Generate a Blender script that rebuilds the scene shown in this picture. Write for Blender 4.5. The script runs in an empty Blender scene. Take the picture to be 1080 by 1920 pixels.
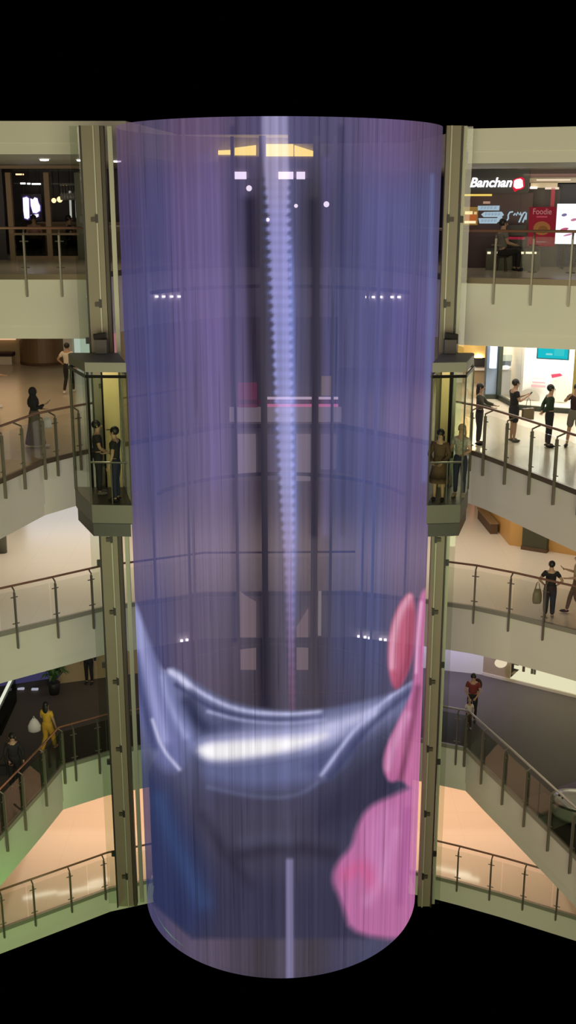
import bpy, bmesh, math, random
import numpy as np
from mathutils import Vector, Matrix

# ------------------------------------------------------------------ camera, world, lights, exposure
S = bpy.context.scene
C = S.collection
PI = math.pi
F_PX = 2050.0
PITCH = math.radians(15.8)
CAMZ = 20.85
cam_d = bpy.data.cameras.new('camera')
cam = bpy.data.objects.new('camera', cam_d); C.objects.link(cam)
cam.location = (0, 0, CAMZ)
cam.rotation_euler = (PI/2 - PITCH, 0, 0)
cam_d.sensor_fit = 'VERTICAL'; cam_d.sensor_height = 36; cam_d.lens = 36*F_PX/1920
cam_d.clip_end = 300
S.camera = cam
vs = S.view_settings
vs.view_transform = 'Standard'; vs.look = 'None'; vs.gamma = 1; vs.use_curve_mapping = False
vs.exposure = 0.0
W = bpy.data.worlds.new('world'); S.world = W; W.use_nodes = True
W.node_tree.nodes['Background'].inputs[0].default_value = (0.0, 0.0, 0.0, 1)
W.node_tree.nodes['Background'].inputs[1].default_value = 1.0

def area(name, loc, rot, sx, sy, watts, col=(1, .88, .68), spread=180):
    d = bpy.data.lights.new(name, 'AREA'); d.shape = 'RECTANGLE'; d.size = sx; d.size_y = sy
    d.energy = watts; d.color = col; d.spread = math.radians(spread)
    o = bpy.data.objects.new(name, d); C.objects.link(o); o.location = loc; o.rotation_euler = rot
    return o
def point(name, loc, watts, col=(1, .85, .65), r=.1):
    d = bpy.data.lights.new(name, 'POINT'); d.energy = watts; d.color = col; d.shadow_soft_size = r
    o = bpy.data.objects.new(name, d); C.objects.link(o); o.location = loc
    return o
# storeys: floor heights
ZA, ZB, ZC, ZD, ZE = 19.2, 14.4, 9.6, 4.8, 0.0
# added fill lamps behind the camera to light the facing fascias, lower one greenish
area('front_fill_light', (0, -1.0, 19), (PI/2 - .12, 0, 0), 18, 10, 3100, (1, .87, .62))
area('front_fill_light_low', (0, -1.0, 8.5), (PI/2, 0, 0), 18, 7, 2500, (.88, 1, .58))
# ceiling lighting of each storey
area('ceiling_light_top_storey', (0, 29.5, 21.45), (0, 0, 0), 18, 3.5, 70, (1, .85, .62))
area('ceiling_light_shop_storey_left', (-8.5, 36, ZA-1.6), (0, 0, 0), 8, 10, 170, (1, .74, .45))
area('ceiling_light_shop_storey_right', (7.5, 31.5, ZA-1.6), (0, 0, 0), 8, 5, 210, (1, .92, .76))
area('ceiling_light_cream_storey', (0, 34.5, ZB-1.6), (0, 0, 0), 22, 6, 520, (1, .87, .70))
area('ceiling_light_dark_storey', (0, 34.0, ZC-1.6), (0, 0, 0), 20, 4, 90, (1, .86, .66))
area('ceiling_light_peach_storey', (0, 35.0, ZD-1.6), (0, 0, 0), 20, 7, 620, (1, .72, .52))
# a green wash from the lower left corner of the atrium
point('green_wash', (-5.6, 24.0, 1.6), 190, (.22, 1, .12), .3)

# ------------------------------------------------------------------ helpers
CP, SP = math.cos(PITCH), math.sin(PITCH)
def ray(u, v):
    a = (u-540)/F_PX; b = (960-v)/F_PX
    return Vector((a, CP + b*SP, -SP + b*CP))
def at_z(u, v, z):                                   # where the sight line meets a floor
    d = ray(u, v); t = (z-CAMZ)/d.z
    return Vector((d.x*t, d.y*t, z))
def at_y(u, v, y):                                   # where the sight line meets a wall facing the camera
    d = ray(u, v); t = y/d.y
    return Vector((d.x*t, y, CAMZ + d.z*t))
def on_wall(u, v, P, ang):                           # (along, height above P) on an upright wall through P
    d = ray(u, v); n = Vector((-math.sin(ang), math.cos(ang), 0)); o = Vector((0, 0, CAMZ))
    t = (P-o).dot(n)/d.dot(n); q = o + d*t - P
    return q.x*math.cos(ang) + q.y*math.sin(ang), q.z
def proj_x(p):
    D = p.y*CP - (p.z-CAMZ)*SP
    return 540 + F_PX*p.x/D

def srgb(r, g, b):
    f = lambda c: ((c/255 + .055)/1.055)**2.4 if c > 10 else c/255/12.92
    return (f(r), f(g), f(b))

class MB:
    def __init__(s): s.bm = bmesh.new()
    def face(s, pts):
        s.bm.faces.new([s.bm.verts.new(p) for p in pts]); return s
    def hexa(s, p):                                   # 8 corners: bottom ring then top ring
        v = [s.bm.verts.new(q) for q in p]
        for f in ((3,2,1,0), (4,5,6,7), (0,1,5,4), (1,2,6,5), (2,3,7,6), (3,0,4,7)):
            s.bm.faces.new([v[i] for i in f])
        return s
    def box(s, c, d, rz=0):
        x, y, z = d[0]/2, d[1]/2, d[2]/2
        R = Matrix.Rotation(rz, 3, 'Z'); c = Vector(c)
        return s.hexa([c + R @ Vector(q) for q in ((-x,-y,-z),(x,-y,-z),(x,y,-z),(-x,y,-z),(-x,-y,z),(x,-y,z),(x,y,z),(-x,y,z))])
    def span(s, a, b):
        a, b = Vector(a), Vector(b); return s.box((a+b)/2, [abs(t) for t in (b-a)])
    def tube(s, pts, r, n=8, cap=True):
        pts = [Vector(p) for p in pts]; rs = r if isinstance(r, (list, tuple)) else [r]*len(pts)
        rings = []; up0 = None
        for i, p in enumerate(pts):
            t = (pts[min(i+1, len(pts)-1)] - pts[max(i-1, 0)])
            t = t.normalized() if t.length > 1e-9 else Vector((0,0,1))
            if up0 is None:
                a = Vector((0,0,1)) if abs(t.z) < .9 else Vector((1,0,0))
                up0 = t.cross(a).normalized()
            x = (up0 - t*up0.dot(t)).normalized(); up0 = x; y = t.cross(x)
            rings.append([s.bm.verts.new(p + (x*math.cos(k*2*PI/n) + y*math.sin(k*2*PI/n))*rs[i]) for k in range(n)])
        for A, B in zip(rings, rings[1:]):
            for k in range(n): s.bm.faces.new((A[k], A[(k+1)%n], B[(k+1)%n], B[k]))
        if cap:
            s.bm.faces.new(rings[0][::-1]); s.bm.faces.new(rings[-1])
        return s
    def prism(s, poly, z0, z1):
        lo = [s.bm.verts.new((p[0], p[1], z0)) for p in poly]; hi = [s.bm.verts.new((p[0], p[1], z1)) for p in poly]
        n = len(poly); s.bm.faces.new(lo[::-1]); s.bm.faces.new(hi)
        for i in range(n): s.bm.faces.new((lo[i], lo[(i+1)%n], hi[(i+1)%n], hi[i]))
        return s
    def plate(s, poly, y0, y1):                       # polygon in x,z extruded along y
        lo = [s.bm.verts.new((p[0], y0, p[1])) for p in poly]; hi = [s.bm.verts.new((p[0], y1, p[1])) for p in poly]
        n = len(poly); s.bm.faces.new(lo); s.bm.faces.new(hi[::-1])
        for i in range(n): s.bm.faces.new((lo[(i+1)%n], lo[i], hi[i], hi[(i+1)%n]))
        return s
    def lathe(s, prof, c=(0,0,0), n=16, sx=1, sy=1):
        rings = []
        for r, z in prof:
            rings.append([s.bm.verts.new((c[0]+sx*r*math.cos(k*2*PI/n), c[1]+sy*r*math.sin(k*2*PI/n), c[2]+z)) for k in range(n)])
        for A, B in zip(rings, rings[1:]):
            for k in range(n): s.bm.faces.new((A[k], A[(k+1)%n], B[(k+1)%n], B[k]))
        s.bm.faces.new(rings[0][::-1]); s.bm.faces.new(rings[-1]); return s
    def ball(s, c, r, sc=(1,1,1), n=12, m=8):
        prof = [(max(1e-4, math.sin(i*PI/m)), -math.cos(i*PI/m)) for i in range(m+1)]
        rings = []
        for q, z in prof:
            rings.append([s.bm.verts.new((c[0]+r*sc[0]*q*math.cos(k*2*PI/n), c[1]+r*sc[1]*q*math.sin(k*2*PI/n), c[2]+r*sc[2]*z)) for k in range(n)])
        for A, B in zip(rings, rings[1:]):
            for k in range(n): s.bm.faces.new((A[k], A[(k+1)%n], B[(k+1)%n], B[k]))
        s.bm.faces.new(rings[0][::-1]); s.bm.faces.new(rings[-1])
        return s
    def build(s, name, mat, parent=None, smooth=False, label=None, loc=None):
        bmesh.ops.recalc_face_normals(s.bm, faces=s.bm.faces)
        me = bpy.data.meshes.new(name); s.bm.to_mesh(me); s.bm.free()
        me.materials.append(mat)
        if smooth: me.shade_smooth()
        o = bpy.data.objects.new(name, me); C.objects.link(o)
        if parent: o.parent = parent
        if loc is not None: o.location = loc
        if label: o['label'] = label
        return o

def tag(o, label, cat, group=None):
    o['label'] = label; o['category'] = cat
    if group: o['group'] = group
    return o
def struct(o): o['kind'] = 'structure'; return o
def thing(name, label, cat, loc=(0,0,0), rz=0, group=None):
    o = bpy.data.objects.new(name, None); C.objects.link(o); o.empty_display_size = .2
    o.location = loc; o.rotation_euler = (0, 0, rz)
    return tag(o, label, cat, group)

# ------------------------------------------------------------------ materials
def mat(name, col, rough=.6, metal=0, spec=.5, noise=0, nscale=4, bump=0):
    m = bpy.data.materials.new(name); m.use_nodes = True; nt = m.node_tree
    b = nt.nodes['Principled BSDF']
    b.inputs['Base Color'].default_value = (*col, 1); b.inputs['Roughness'].default_value = rough
    b.inputs['Metallic'].default_value = metal; b.inputs['Specular IOR Level'].default_value = spec
    if noise or bump:
        tc = nt.nodes.new('ShaderNodeTexCoord'); n = nt.nodes.new('ShaderNodeTexNoise')
        n.inputs['Scale'].default_value = nscale; n.inputs['Detail'].default_value = 4
        nt.links.new(tc.outputs['Object'], n.inputs['Vector'])
        if noise:
            r = nt.nodes.new('ShaderNodeMapRange')
            r.inputs[3].default_value = 1-noise; r.inputs[4].default_value = 1+noise
            nt.links.new(n.outputs[0], r.inputs[0])
            v = nt.nodes.new('ShaderNodeVectorMath'); v.operation = 'SCALE'; v.inputs[0].default_value = col
            nt.links.new(r.outputs[0], v.inputs['Scale']); nt.links.new(v.outputs[0], b.inputs['Base Color'])
        if bump:
            bp = nt.nodes.new('ShaderNodeBump'); bp.inputs['Strength'].default_value = bump
            nt.links.new(n.outputs[0], bp.inputs['Height']); nt.links.new(bp.outputs[0], b.inputs['Normal'])
    return m
def emis(name, col, st=1.0):
    m = bpy.data.materials.new(name); m.use_nodes = True; nt = m.node_tree
    nt.nodes.remove(nt.nodes['Principled BSDF']); e = nt.nodes.new('ShaderNodeEmission')
    e.inputs[0].default_value = (*col, 1); e.inputs[1].default_value = st
    nt.links.new(e.outputs[0], nt.nodes['Material Output'].inputs[0]); return m
def glass(name, tint, refl=.06, rough=.02):
    m = bpy.data.materials.new(name); m.use_nodes = True; nt = m.node_tree
    nt.nodes.remove(nt.nodes['Principled BSDF'])
    t = nt.nodes.new('ShaderNodeBsdfTransparent'); t.inputs[0].default_value = (*tint, 1)
    g = nt.nodes.new('ShaderNodeBsdfGlossy'); g.inputs['Roughness'].default_value = rough
    fr = nt.nodes.new('ShaderNodeLayerWeight'); fr.inputs[0].default_value = .25
    mr = nt.nodes.new('ShaderNodeMapRange'); mr.inputs[3].default_value = refl; mr.inputs[4].default_value = .18
    nt.links.new(fr.outputs['Facing'], mr.inputs[0])
    mx = nt.nodes.new('ShaderNodeMixShader')
    nt.links.new(mr.outputs[0], mx.inputs[0]); nt.links.new(t.outputs[0], mx.inputs[1]); nt.links.new(g.outputs[0], mx.inputs[2])
    nt.links.new(mx.outputs[0], nt.nodes['Material Output'].inputs[0]); return m
def tiles(name, c1, c2, size, rough, grout=(.3,.27,.22), spec=.5):
    m = mat(name, c1, rough, 0, spec); nt = m.node_tree; b = nt.nodes['Principled BSDF']
    tc = nt.nodes.new('ShaderNodeTexCoord'); br = nt.nodes.new('ShaderNodeTexBrick')
    br.offset = 0; br.inputs['Scale'].default_value = 1; br.inputs['Brick Width'].default_value = size; br.inputs['Row Height'].default_value = size
    br.inputs['Mortar Size'].default_value = .006
    br.inputs[1].default_value = (*c1, 1); br.inputs[2].default_value = (*c2, 1); br.inputs[3].default_value = (*grout, 1)
    nt.links.new(tc.outputs['Object'], br.inputs['Vector']); nt.links.new(br.outputs[0], b.inputs['Base Color']); return m

M = {}
M['fascia'] = mat('cream_painted_plaster', (.60, .56, .47), .55, noise=.04, nscale=.7)
M['floor_a'] = tiles('beige_stone_tiles', (.52,.44,.34), (.50,.42,.33), 1.2, .25, (.42,.35,.27))
M['floor_b'] = tiles('tan_stone_tiles', (.56,.49,.38), (.52,.45,.35), 1.2, .22, (.45,.38,.29))
M['floor_c'] = tiles('cream_polished_tiles', (.70,.64,.55), (.69,.63,.54), 1.2, .2, (.62,.56,.48))
M['floor_d'] = tiles('dark_brown_carpet_tiles', (.100,.086,.074), (.095,.082,.071), 1.0, .6, (.094,.081,.070), .2)
M['floor_e'] = tiles('peach_polished_tiles', (.74,.59,.47), (.73,.58,.46), 1.5, .09, (.66,.52,.39))
M['bronze'] = mat('dark_bronze_metal', (.10,.078,.05), .4, .7)
M['post'] = mat('grey_bronze_steel', (.17,.15,.115), .42, .55)
M['handrail'] = mat('brown_wood_handrail', (.17,.08,.045), .35)
M['copper'] = mat('polished_copper_handrail', (.42,.2,.11), .25, .7)
M['steel'] = mat('brushed_steel', (.5,.48,.42), .3, .85)
M['rail_glass'] = glass('clear_railing_glass', (.94,.955,.93), .006)
M['rail_glass_dark'] = glass('grey_tinted_railing_glass', (.72,.75,.70), .006)
M['lift_glass'] = glass('green_tinted_lift_glass', (.89,.92,.87), .03)
M['shop_glass'] = glass('clear_shop_glass', (.92,.93,.92), .03)
M['dark_glass'] = glass('dark_green_glass', (.42,.5,.42), .04)
M['mast'] = mat('beige_painted_steel', (.17,.145,.097), .45, .2, noise=.12, nscale=1.3)
M['mast_dark'] = mat('dark_brown_steel', (.045,.034,.022), .5, .3)
M['mast_light'] = mat('pale_grey_green_steel', (.30,.30,.22), .4, .3)
M['black'] = mat('black_metal', (.012,.011,.01), .45, .2)
M['blackish'] = mat('near_black_paint', (.022,.018,.018), .5)
M['cab_grey'] = mat('grey_green_cladding', (.10,.096,.074), .4, .3)
M['cab_roof'] = mat('grey_lift_roof_paint', (.22,.21,.165), .5)
M['cab_dark'] = mat('dark_grey_cladding', (.045,.042,.038), .4, .3)
M['cab_yellow'] = mat('ochre_lift_panel', (.62,.47,.20), .45)
M['trim_steel'] = mat('satin_grey_trim', (.24,.225,.17), .5, .2)
M['white_wall'] = mat('white_paint', (.75,.73,.68), .6)
M['tan_wall'] = mat('tan_paint', (.45,.33,.19), .6)
M['brown_wood'] = mat('brown_wood_panel', (.20,.125,.062), .4, noise=.25, nscale=2)
M['dark_wall'] = mat('dark_purple_grey_wall', (.035,.027,.035), .5)
M['maroon'] = mat('dark_maroon_wall', (.06,.022,.024), .5)
M['brown_frame'] = mat('brown_window_frame', (.26,.17,.10), .5)
M['blue_grey'] = mat('blue_grey_column', (.22,.29,.40), .5)
M['green_black'] = mat('dark_green_frame', (.03,.038,.025), .4)
M['orange_wall'] = mat('orange_brown_wall', (.50,.27,.08), .5)
M['skin'] = mat('skin', (.42,.25,.16), .55)
M['hair'] = mat('black_hair', (.012,.009,.008), .5)
M['hair_brown'] = mat('light_brown_hair', (.30,.20,.11), .5)
M['cloth_black'] = mat('black_cloth', (.014,.012,.014), .85)
M['cloth_navy'] = mat('navy_cloth', (.018,.02,.045), .85)
M['cloth_white'] = mat('white_cloth', (.68,.60,.48), .85)
M['cloth_green'] = mat('dark_green_cloth', (.012,.03,.014), .85)
M['cloth_grey'] = mat('grey_cloth', (.16,.145,.12), .85)
M['cloth_olive'] = mat('olive_grey_cloth', (.065,.063,.045), .85)
M['cloth_taupe'] = mat('taupe_cloth', (.11,.092,.066), .85)
M['cloth_maroon'] = mat('maroon_cloth', (.03,.01,.012), .85)
M['cloth_beige'] = mat('beige_cloth', (.38,.29,.18), .85)
M['cloth_yellow'] = mat('mustard_yellow_cloth', (.62,.36,.035), .8)
M['cloth_red'] = mat('dark_red_cloth', (.17,.022,.02), .85)
M['cloth_brown'] = mat('brown_cloth', (.10,.055,.03), .85)
M['cloth_pink'] = mat('pink_cloth', (.45,.22,.18), .85)
M['cloth_pattern'] = mat('cream_patterned_cloth', (.38,.34,.27), .85, noise=.9, nscale=28)
M['bag_white'] = mat('white_plastic', (.75,.73,.72), .5)
M['bag_tan'] = mat('tan_leather', (.2,.15,.09), .5)
M['phone'] = mat('black_phone', (.01,.01,.012), .25)
M['leaf'] = mat('green_leaf', (.05,.12,.03), .5)
M['lamp_white'] = emis('white_lamp', (1,.93,1), 4)
M['lamp_warm'] = emis('warm_lamp', (1,.66,.32), 2.2)

# ------------------------------------------------------------------ storeys: floor, fascia, edge trim
def PZ(z, *uv): return [at_z(u, v, z).xy for u, v in uv]
edges = {
 'A': [(-13,26.42)] + [(-4.73,26.4), (-3.6,29.6), (-1.8,31.6), (1.5,31.6), (3.0,29.2), (3.92,25.24), (6.3,24.37), (12,22.3)],
 'B': [(-7.9,22.8)] + PZ(ZB,(0,898),(80,863),(140,848)) + [(-4.6,29.9), (-1.94,32.5), (1.6,32.5), (4.2,29.8)] + PZ(ZB,(885,845),(910,853),(950,868),(1080,918)) + [(7.9,21.8)],
 'C': [(-11,24.9)] + PZ(ZC,(0,1186),(95,1163),(190,1139)) + [(-2.5,30.9), (2.0,31.0)] + PZ(ZC,(820,1127),(890,1137),(960,1152),(1080,1182)) + [(10.6,25.6)],
 'D': [(-8.3,22.5)] + PZ(ZD,(0,1565),(75,1482),(115,1435),(200,1410)) + [(-2.5,31.2), (2.0,31.6)] + PZ(ZD,(805,1388),(875,1402),(910,1437),(950,1475),(1080,1602)) + [(8.2,21.5)],
 'E': [(-9.5,27.4)] + PZ(ZE,(165,1680),(205,1665)) + [(-2.5,31.2), (2.0,31.6)] + PZ(ZE,(800,1638),(860,1653),(940,1675)) + [(9.5,28.2)],
}
edges = {k: [Vector((p[0], p[1])) for p in v] for k, v in edges.items()}
Zs = dict(A=ZA, B=ZB, C=ZC, D=ZD, E=ZE)
BACK = dict(A=(-13,12,38,38), B=(-15,14,50,44), C=(-15,15,46,46), D=(-15,15,46,46), E=(-15,15,46,46))
def slab_poly(k):
    xl, xr, yl, yr = BACK[k]
    e = edges[k]
    return e + [Vector((xr, e[-1].y)), Vector((xr, yr)), Vector((xl, yl)), Vector((xl, e[0].y))]
def dedupe(p):
    o = []
    for q in p:
        if not o or (q-o[-1]).length > 1e-3: o.append(q)
    if (o[0]-o[-1]).length < 1e-3: o.pop()
    return o
def offset(pl, d):                                    # d > 0 moves the line towards the atrium (camera side)
    out = []
    for i, p in enumerate(pl):
        t = (pl[min(i+1, len(pl)-1)] - pl[max(i-1, 0)]).normalized()
        n = Vector((t.y, -t.x))
        out.append(p + n*d)
    return out
def ribbon(mb, pl, w0, w1, z0, z1):
    a, b = offset(pl, w0), offset(pl, w1)
    for i in range(len(pl)-1):
        q = [(*a[i], z0), (*a[i+1], z0), (*b[i+1], z0), (*b[i], z0), (*a[i], z1), (*a[i+1], z1), (*b[i+1], z1), (*b[i], z1)]
        mb.hexa([Vector(t) for t in q])
n_trim = 0
for k in 'ABCDE':
    z = Zs[k]; poly = dedupe(slab_poly(k))
    struct(MB().prism(poly, z-.03, z).build('floor', M['floor_'+k.lower()]))
    th = 1.5 if k != 'E' else .9
    struct(MB().prism(dedupe(poly), z-th+.32, z-.03).build('wall_fascia', M['fascia']))
    low = [p.copy() for p in offset(edges[k], -.05)]
    pl2 = dedupe(low + poly[len(edges[k]):])
    struct(MB().prism(pl2, z-th, z-th+.32).build('ceiling', M['fascia']))
    mb = MB(); ribbon(mb, edges[k], -.02, .07, z-.10, z+.03)
    n_trim += 1
    struct(mb.build('trim_%d' % n_trim, M['bronze'] if k in 'AB' else M['trim_steel']))
# edge of the storey above the top one, left and right of the masts
upl = [Vector((-13,26.40)), Vector((-3.7,26.4)), Vector((-3.0,31.6)), Vector((0,31.6))]
upr = [Vector((0,31.6)), Vector((3.2,31.0)), Vector((3.92,25.24)), Vector((6.3,24.37)), Vector((12,22.3))]
for pl, xx, zz in ((upl, -13, 21.92), (upr, 12, 21.68)):
    if xx < 0: poly = pl + [Vector((0,38)), Vector((-13,38))]
    else: poly = pl + [Vector((12,38)), Vector((0,38))]
    struct(MB().prism(poly, zz+.26, zz+.72).build('wall_fascia', M['fascia']))
    p2 = offset(pl, -.04) + poly[len(pl):]
    struct(MB().prism(p2, zz, zz+.26).build('ceiling', M['fascia']))

# ------------------------------------------------------------------ railings
def along(pl, z, u):                                   # point of the edge line seen at picture column u
    best = None
    for a, b in zip(pl, pl[1:]):
        for i in range(41):
            p = a.lerp(b, i/40); d = abs(proj_x(Vector((*p, z))) - u)
            if best is None or d < best[0]: best = (d, p, (b-a).normalized())
    return best[1], best[2]
def railing(k, label, pl, posts, h, rail_m, glass_m, post_m, low=.45, goose=.12, pw=.075):
    z = Zs[k]; pl = dedupe(pl); base = Vector((pl[0].x, pl[0].y, z))
    t = thing('glass_railing', label, 'railing', base)
    rl = lambda p, zz=0: Vector((p[0], p[1], z+zz)) - base
    inn = offset(pl, -goose+.09)
    MB().tube([rl(p, h) for p in inn], .032, 10).build('handrail', rail_m, t, True)
    for u in posts:
        p, d = along(pl, z, u); n = Vector((d.y, -d.x)); o = p + n*.09; ang = math.atan2(d.y, d.x)
        mb = MB()
        mb.box(rl(o, (h-.16-low)/2), (pw*.55, pw, h-.16+low), ang)
        q = p + n*(-goose+.09)
        mb.tube([rl(o, h-.18), rl(o, h-.10), rl(q, h-.03)], .022, 6)
        po = mb.build('post', post_m, t)
        for zz in (.18, h-.3):
            MB().tube([rl(o - n*.02 - d*.10, zz), rl(o - n*.02 + d*.10, zz)], .016, 6).build('glass_clamp', post_m, po)
    gl = offset(pl, .05)
    for a, b in zip(gl, gl[1:]):
        L = (b-a).length; n = max(1, round(L/1.6))
        for i in range(n):
            p, q = a.lerp(b, (i+.012)/n), a.lerp(b, (i+.988)/n); nn = Vector(((b-a).y, -(b-a).x)).normalized()*.012
            MB().hexa([rl(p, .06), rl(q, .06), rl(q+nn, .06), rl(p+nn, .06), rl(p, h-.12), rl(q, h-.12), rl(q+nn, h-.12), rl(p+nn, h-.12)]).build('glass_panel', glass_m, t)
    return t
e = edges
railing('A', 'glass railing with brown handrail in front of the dark restaurant, top storey left', e['A'][:3], [-22, 48, 122], 1.08, M['handrail'], M['rail_glass'], M['post'], .5, .05)
railing('A', 'glass railing with dark handrail below the white Banchan sign', e['A'][5:], [862, 927, 998, 1068, 1140], 1.05, M['handrail'], M['rail_glass'], M['post'], .55, .05)
railing('B', 'angled glass railing beside the woman in a long taupe skirt', e['B'][:6], [3, 40, 78, 103, 148], 1.22, M['handrail'], M['rail_glass'], M['post'], .5, .22)
railing('B', 'angled glass railing in front of the people at the bright white shop', e['B'][7:], [887, 912, 953, 1000, 1045, 1090], 1.22, M['handrail'], M['rail_glass'], M['post'], .55, .22)
railing('C', 'glass railing along the cream floor at left, under the left glass lift', e['C'][:6], [-44, 30, 105, 172], 1.24, M['handrail'], M['rail_glass'], M['post'], .55)
railing('C', 'glass railing along the cream floor at right, woman with shoulder bag behind it', e['C'][6:], [890, 957, 1023, 1092], 1.24, M['handrail'], M['rail_glass'], M['post'], .5)
railing('D', 'dark glass railing with copper handrail beside the woman in yellow', e['D'][:7], [7, 40, 80, 115, 138, 183], 1.22, M['copper'], M['rail_glass_dark'], M['post'], .6)
railing('D', 'long sloping-looking dark glass railing at right in front of the brown floor', e['D'][7:], [858, 877, 908, 948, 990, 1035, 1078], 1.22, M['steel'], M['rail_glass_dark'], M['post'], .6)
railing('E', 'lowest glass railing at left with brown handrail on the peach floor', e['E'][:4], [5, 65, 133, 195], 1.26, M['handrail'], M['rail_glass'], M['post'], .3)
railing('E', 'lowest glass railing at right with brown handrail on the peach floor', e['E'][5:], [858, 920, 980, 1042], 1.26, M['handrail'], M['rail_glass'], M['post'], .3)

# ------------------------------------------------------------------ the cylindrical LED screen
CX, CY, R = -.18, 24.5, 3.43
ZT, ZBOT = 22.36, 3.85
def seg_dist(px, py, pts, closed):
    d = np.full(px.shape, 1e9); n = len(pts)
    for i in range(n if closed else n-1):
        ax, ay = pts[i]; bx, by = pts[(i+1) % n]; dx, dy = bx-ax, by-ay
        t = np.clip(((px-ax)*dx + (py-ay)*dy)/(dx*dx+dy*dy+1e-9), 0, 1)
        d = np.minimum(d, np.hypot(px-ax-t*dx, py-ay-t*dy))
    return d
def smooth_pts(pts, closed, it=2):
    for _ in range(it):
        o = []; n = len(pts)
        if not closed: o.append(pts[0])
        for i in range(n if closed else n-1):
            a, b = pts[i], pts[(i+1) % n]
            o += [(a[0]*.75+b[0]*.25, a[1]*.75+b[1]*.25), (a[0]*.25+b[0]*.75, a[1]*.25+b[1]*.75)]
        if not closed: o.append(pts[-1])
        pts = o
    return pts
def inside(px, py, pts):
    r = np.zeros(px.shape, bool); n = len(pts)
    for i in range(n):
        ax, ay = pts[i]; bx, by = pts[(i+1) % n]
        if ay == by: continue
        r ^= ((ay > py) != (by > py)) & (px < (bx-ax)*(py-ay)/(by-ay) + ax)
    return r
def mask(px, py, pts, soft, it=2):
    pts = smooth_pts(pts, True, it); d = seg_dist(px, py, pts, True)
    sd = np.where(inside(px, py, pts), d, -d)
    return np.clip(sd/soft*.5 + .5, 0, 1)
def stroke(px, py, pts, w, it=2):
    d = seg_dist(px, py, smooth_pts(pts, False, it), False)
    return np.exp(-(d/w)**2)
def lin(c):
    c = np.asarray(c, float)/255; return np.where(c > .04, ((c+.055)/1.055)**2.4, c/12.92)
def artwork(px, py):
    """the film playing on the screen: violet cloth, zip, silver pocket flap and pink petals (display colours 0..255)"""
    ys = np.array([240, 400, 600, 800, 1000, 1200, 1330], float)
    xs = np.array([225, 290, 345, 400, 450, 490, 540, 590, 640, 700, 745, 790, 830], float)
    G = np.array([
     [(76,62,96),(70,66,108),(88,72,118),(88,74,120),(72,68,112),(70,68,115),(80,80,130),(66,66,110),(74,72,118),(86,76,128),(92,76,130),(80,66,108),(66,56,92)],
     [(68,60,108),(70,68,124),(92,80,138),(98,86,142),(78,72,118),(50,46,72),(80,80,130),(46,44,68),(68,68,114),(82,82,142),(86,86,146),(78,80,134),(74,70,114)],
     [(60,60,114),(66,68,128),(88,80,140),(100,88,148),(86,80,132),(54,50,78),(80,84,140),(58,56,86),(68,72,126),(76,78,140),(82,80,146),(84,78,140),(80,80,132)],
     [(66,62,114),(68,68,128),(86,80,132),(98,88,142),(90,84,132),(60,56,82),(88,88,130),(66,62,92),(66,72,126),(80,82,144),(92,86,146),(90,80,136),(80,76,118)],
     [(72,64,108),(68,68,120),(88,82,126),(94,86,132),(82,76,114),(58,54,78),(84,82,120),(62,58,84),(58,66,118),(70,78,138),(86,80,136),(86,76,126),(78,70,108)],
     [(68,60,102),(68,68,122),(84,76,114),(86,78,112),(74,68,98),(56,52,74),(76,72,104),(60,56,80),(66,68,112),(68,74,124),(80,76,118),(74,64,98),(70,60,90)],
     [(62,56,96),(64,62,110),(78,70,106),(80,72,104),(66,60,88),(56,52,74),(70,66,96),(58,54,78),(64,62,100),(66,68,108),(72,66,104),(64,56,88),(60,52,80)]], float)
    G = G + np.array([12, 10, -2.])
    G[0] += np.array([6, 3, 2.])
    yi = np.clip(np.interp(py, ys, np.arange(len(ys))), 0, len(ys)-1.001); xi = np.clip(np.interp(px, xs, np.arange(len(xs))), 0, len(xs)-1.001)
    y0, x0 = yi.astype(int), xi.astype(int); fy, fx = (yi-y0)[:,None], (xi-x0)[:,None]
    fx = fx*fx*(3-2*fx); fy = fy*fy*(3-2*fy)
    col = (G[y0,x0]*(1-fx)+G[y0,x0+1]*fx)*(1-fy) + (G[y0+1,x0]*(1-fx)+G[y0+1,x0+1]*fx)*fy
    def over(c, m):
        nonlocal col
        c = np.asarray(c, float); col = col*(1-m[:,None]) + c*m[:,None]
    # folds of the cloth beside the zip
    over((34,30,48), .75*stroke(px, py, [(468,380),(474,600),(486,800),(494,1100),(497,1330)], 13))
    over((30,28,50), .55*stroke(px, py, [(588,380),(590,600),(590,760),(588,1000)], 9))
    over((104,96,150), .5*stroke(px, py, [(612,300),(612,500),(616,800),(610,1000)], 8))
    over((44,44,78), .35*stroke(px, py, [(640,240),(642,1000)], 6)); over((44,44,82), .4*stroke(px, py, [(436,240),(440,1200)], 5))
    over((110,98,160), .25*stroke(px, py, [(392,300),(404,900)], 16)); over((112,120,170), .6*stroke(px, py, [(810,330),(806,620),(795,900)], 5))
    # the zip and its teeth
    zc = np.interp(py, [240,450,700,1000,1330], [515,523,531,541,548]); zw = np.interp(py, [240,450,700,950,1100,1330], [27,26,22,17,11,8])
    m = np.clip((zw-np.abs(px-zc))/5, 0, 1)*np.interp(py, [240,1150,1330,1345], [.9,.9,.6,0])
    teeth = .5+.5*np.sin(py*2*PI/17.0)
    notch = np.interp(py,[320,400,1000,1250],[0,1,1,.5])
    m = np.clip((zw*(1-.26*notch*(1-teeth))-np.abs(px-zc))/6, 0, 1)*np.interp(py, [240,1150,1330,1345], [.92,.92,.6,0])
    a = np.stack([np.interp(py,[240,330,420,600,900,1180,1300],[150,160,146,142,150,122,118]), np.interp(py,[240,330,420,600,900,1180,1300],[150,156,148,150,156,108,86]), np.interp(py,[240,330,420,600,900,1180,1300],[206,210,222,228,224,168,132])], 1)
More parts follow.
